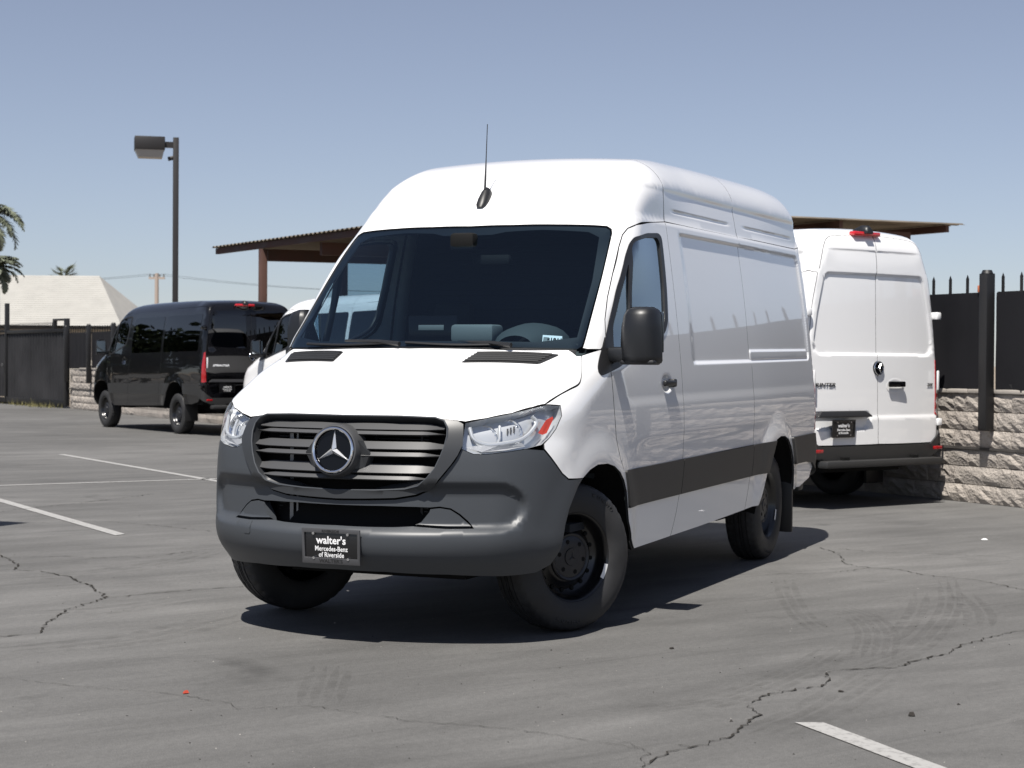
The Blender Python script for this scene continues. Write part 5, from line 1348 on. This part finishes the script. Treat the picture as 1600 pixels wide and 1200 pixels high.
def beam(nm,a0,b0,a1,b1,w,h,dz):
    P=[Vector((a0+sk*b0/lbb,sg*b0,zz(a0,b0)+dz)),Vector((a1+sk*b1/lbb,sg*b1,zz(a1,b1)+dz))]; d=(P[1]-P[0]).normalized(); e=Vector((-d.y,d.x,0)).normalized()*w/2; V=[]
    for p in P: V+=[p+e,p-e,p-e-Vector((0,0,h)),p+e-Vector((0,0,h))]
    obj(nm,MB().add(V,[(0,1,2,3),(7,6,5,4),(0,4,5,1),(1,5,6,2),(2,6,7,3),(3,7,4,0)]),MRUST,cp)
for b in (.12,lbb*.36,lbb*.70,lbb-.35): beam('purlin',.1,b,la-.05,b,.08,.13,-.005)
for a in (.5,la*.33,la*.62,la*.82): beam('rafter',a,.3,a,lbb-.9,.14,.26,-.137)
beam('tie_beam',.3,lbb*.3,.3,lbb*.80,.10,.10,-.42)
def post(a,b): 
    z=zz(a,b)-.15; x=a+sk*b/lbb; obj('post',MB().box(x-.075,x+.075,sg*b-.075,sg*b+.075,0,z),MRUST,cp,bevel=.008)
post(10.55/13.1*la,.12); post(la*.93,2.75); post(.6,lbb*.36); post(la*.5,lbb*.70); post(.6,lbb-1.0)
# ---------------------------------------------------------------- litter
def bit(nm,px,py,s,h,m,label,cat,seed):
    rnd=random.Random(seed); p=gnd(px,py); n=7; top=[(p.x+s*rnd.uniform(.5,1)*cos(2*pi*k/n),p.y+s*rnd.uniform(.5,1)*sin(2*pi*k/n)) for k in range(n)]
    mb=MB().add([(x,y,.004) for x,y in top]+[(x*.6+p.x*.4,y*.6+p.y*.4,.004+h*rnd.uniform(.5,1)) for x,y in top],[(k,(k+1)%n,n+(k+1)%n,n+k) for k in range(n)]+[tuple(range(n,2*n))]); tag(obj(nm,mb,m),label,cat)
bit('paper_scrap',1538,844,.04,.01,MPAPER,'small white scrap of paper on the asphalt at the far right','litter',1)
bit('plastic_chip',290,1084,.018,.012,mat('red_chip',(.45,.06,.03),.5),'tiny red plastic chip on the asphalt at lower left','litter',2)
bit('bark_piece',1425,1119,.022,.014,mat('bark',(.02,.017,.014),.9),'small dark bark piece near the white line at lower right','litter',3)
bit('leaf',1049,1014,.020,.005,MATS['bark'],'dark dry leaf on the asphalt below the rear half of the foreground van','litter',4)
bit('twig',1313,1081,.018,.004,MATS['bark'],'thin dark twig beside the long crack at right','litter',5)
for nm,mt,n,lo,hi,sd in (('grit',mat('dark_grit',(.03,.028,.026),.9),190,.002,.005,11),('pale_grit',mat('pale_grit',(.42,.40,.37),.9),110,.0015,.004,12)):
    rnd=random.Random(sd); mb=MB()
    for k in range(n):
        p=gnd(rnd.uniform(-50,1650),590+ (rnd.random()**.5)*640 if False else rnd.uniform(800,1230)); s_=rnd.uniform(lo,hi)*(2 if rnd.random()<.06 else 1); a=rnd.random()*6.3
        mb.add([(p.x+s_*cos(a),p.y+s_*sin(a),.001),(p.x+s_*cos(a+2.1),p.y+s_*sin(a+2.1),.001),(p.x+s_*cos(a+4.2),p.y+s_*sin(a+4.2),.001),(p.x,p.y,s_*.9)],[(0,1,3),(1,2,3),(2,0,3)])
    tag(obj(nm,mb,mt),kind='stuff')
# lamp whose head throws the round shadow at the left edge
gs=gnd(-26,818); hh=5.2; lc=gs+Vector((.52,.012,0))*hh
lamp_post((lc.x+.2,lc.y-.72,0),hh+.3,R_(-90),'second lamp post with a box head, out at the left')

# ---------------------------------------------------------------- trees across the street, mirrored in the dark paint and glass
MLEAF=[mat('leaf_%d'%i,c,.6) for i,c in enumerate(((.045,.065,.028),(.060,.080,.034),(.035,.052,.024)))]; MBARK=mat('tree_bark',(.10,.08,.06),.95,bump=(9,.8,.05))
def tree(x,y,h,r,seed,label):
    rnd=random.Random(seed); t=empty('tree',(x,y,0),rnd.random()*6,label,'tree','trees across the street, left of the lot')
    mb=MB().tube([(0,0,0),(.1,0,h*.3),(0,.1,h*.6),(.1,.1,h*.85)],[.28,.22,.14,.05],10)
    cl=[]
    for k in range(13):
        a=2*pi*k/13*3+rnd.random(); e=Vector((cos(a)*r*rnd.uniform(.3,.75),sin(a)*r*rnd.uniform(.3,.75),h*rnd.uniform(.18,.95))); s=Vector((0,0,h*rnd.uniform(.3,.55))); mb.tube([s,s.lerp(e,.5)+Vector((0,0,.2)),e],[.09,.06,.03],6); cl.append((e,r*rnd.uniform(.3,.5)))
    obj('trunk',mb,MBARK,t,smooth=True)
    for q in range(3):
        lf=MB()
        for e,cr in cl:
            for k in range(90):
                d=Vector((rnd.gauss(0,1),rnd.gauss(0,1),rnd.gauss(0,.8))).normalized()*cr*rnd.random()**.4; c=e+d; u=Vector((rnd.gauss(0,1),rnd.gauss(0,1),rnd.gauss(0,1))).normalized()*rnd.uniform(.16,.34); v=u.orthogonal()*rnd.uniform(.5,.9)
                lf.add([c+u,c+v,c-u,c-v],[(0,1,2,3)])
        obj('crown',lf,MLEAF[q],t)
for i,(x,y,h,r) in enumerate(((-37,-58,8.5,4.2),(-30,-56,7.5,4.0),(-23,-55,9,4.4),(-16,-53,7.5,4.0),(-9,-52,8.5,4.2),(-2,-50,8,4.0))):
    tree(x,y,h,r,20+i,'leafy street tree outside the left edge of the picture, '+['farthest back','second from the back','third from the back','fourth from the back','fifth from the back','nearest the camera'][i])
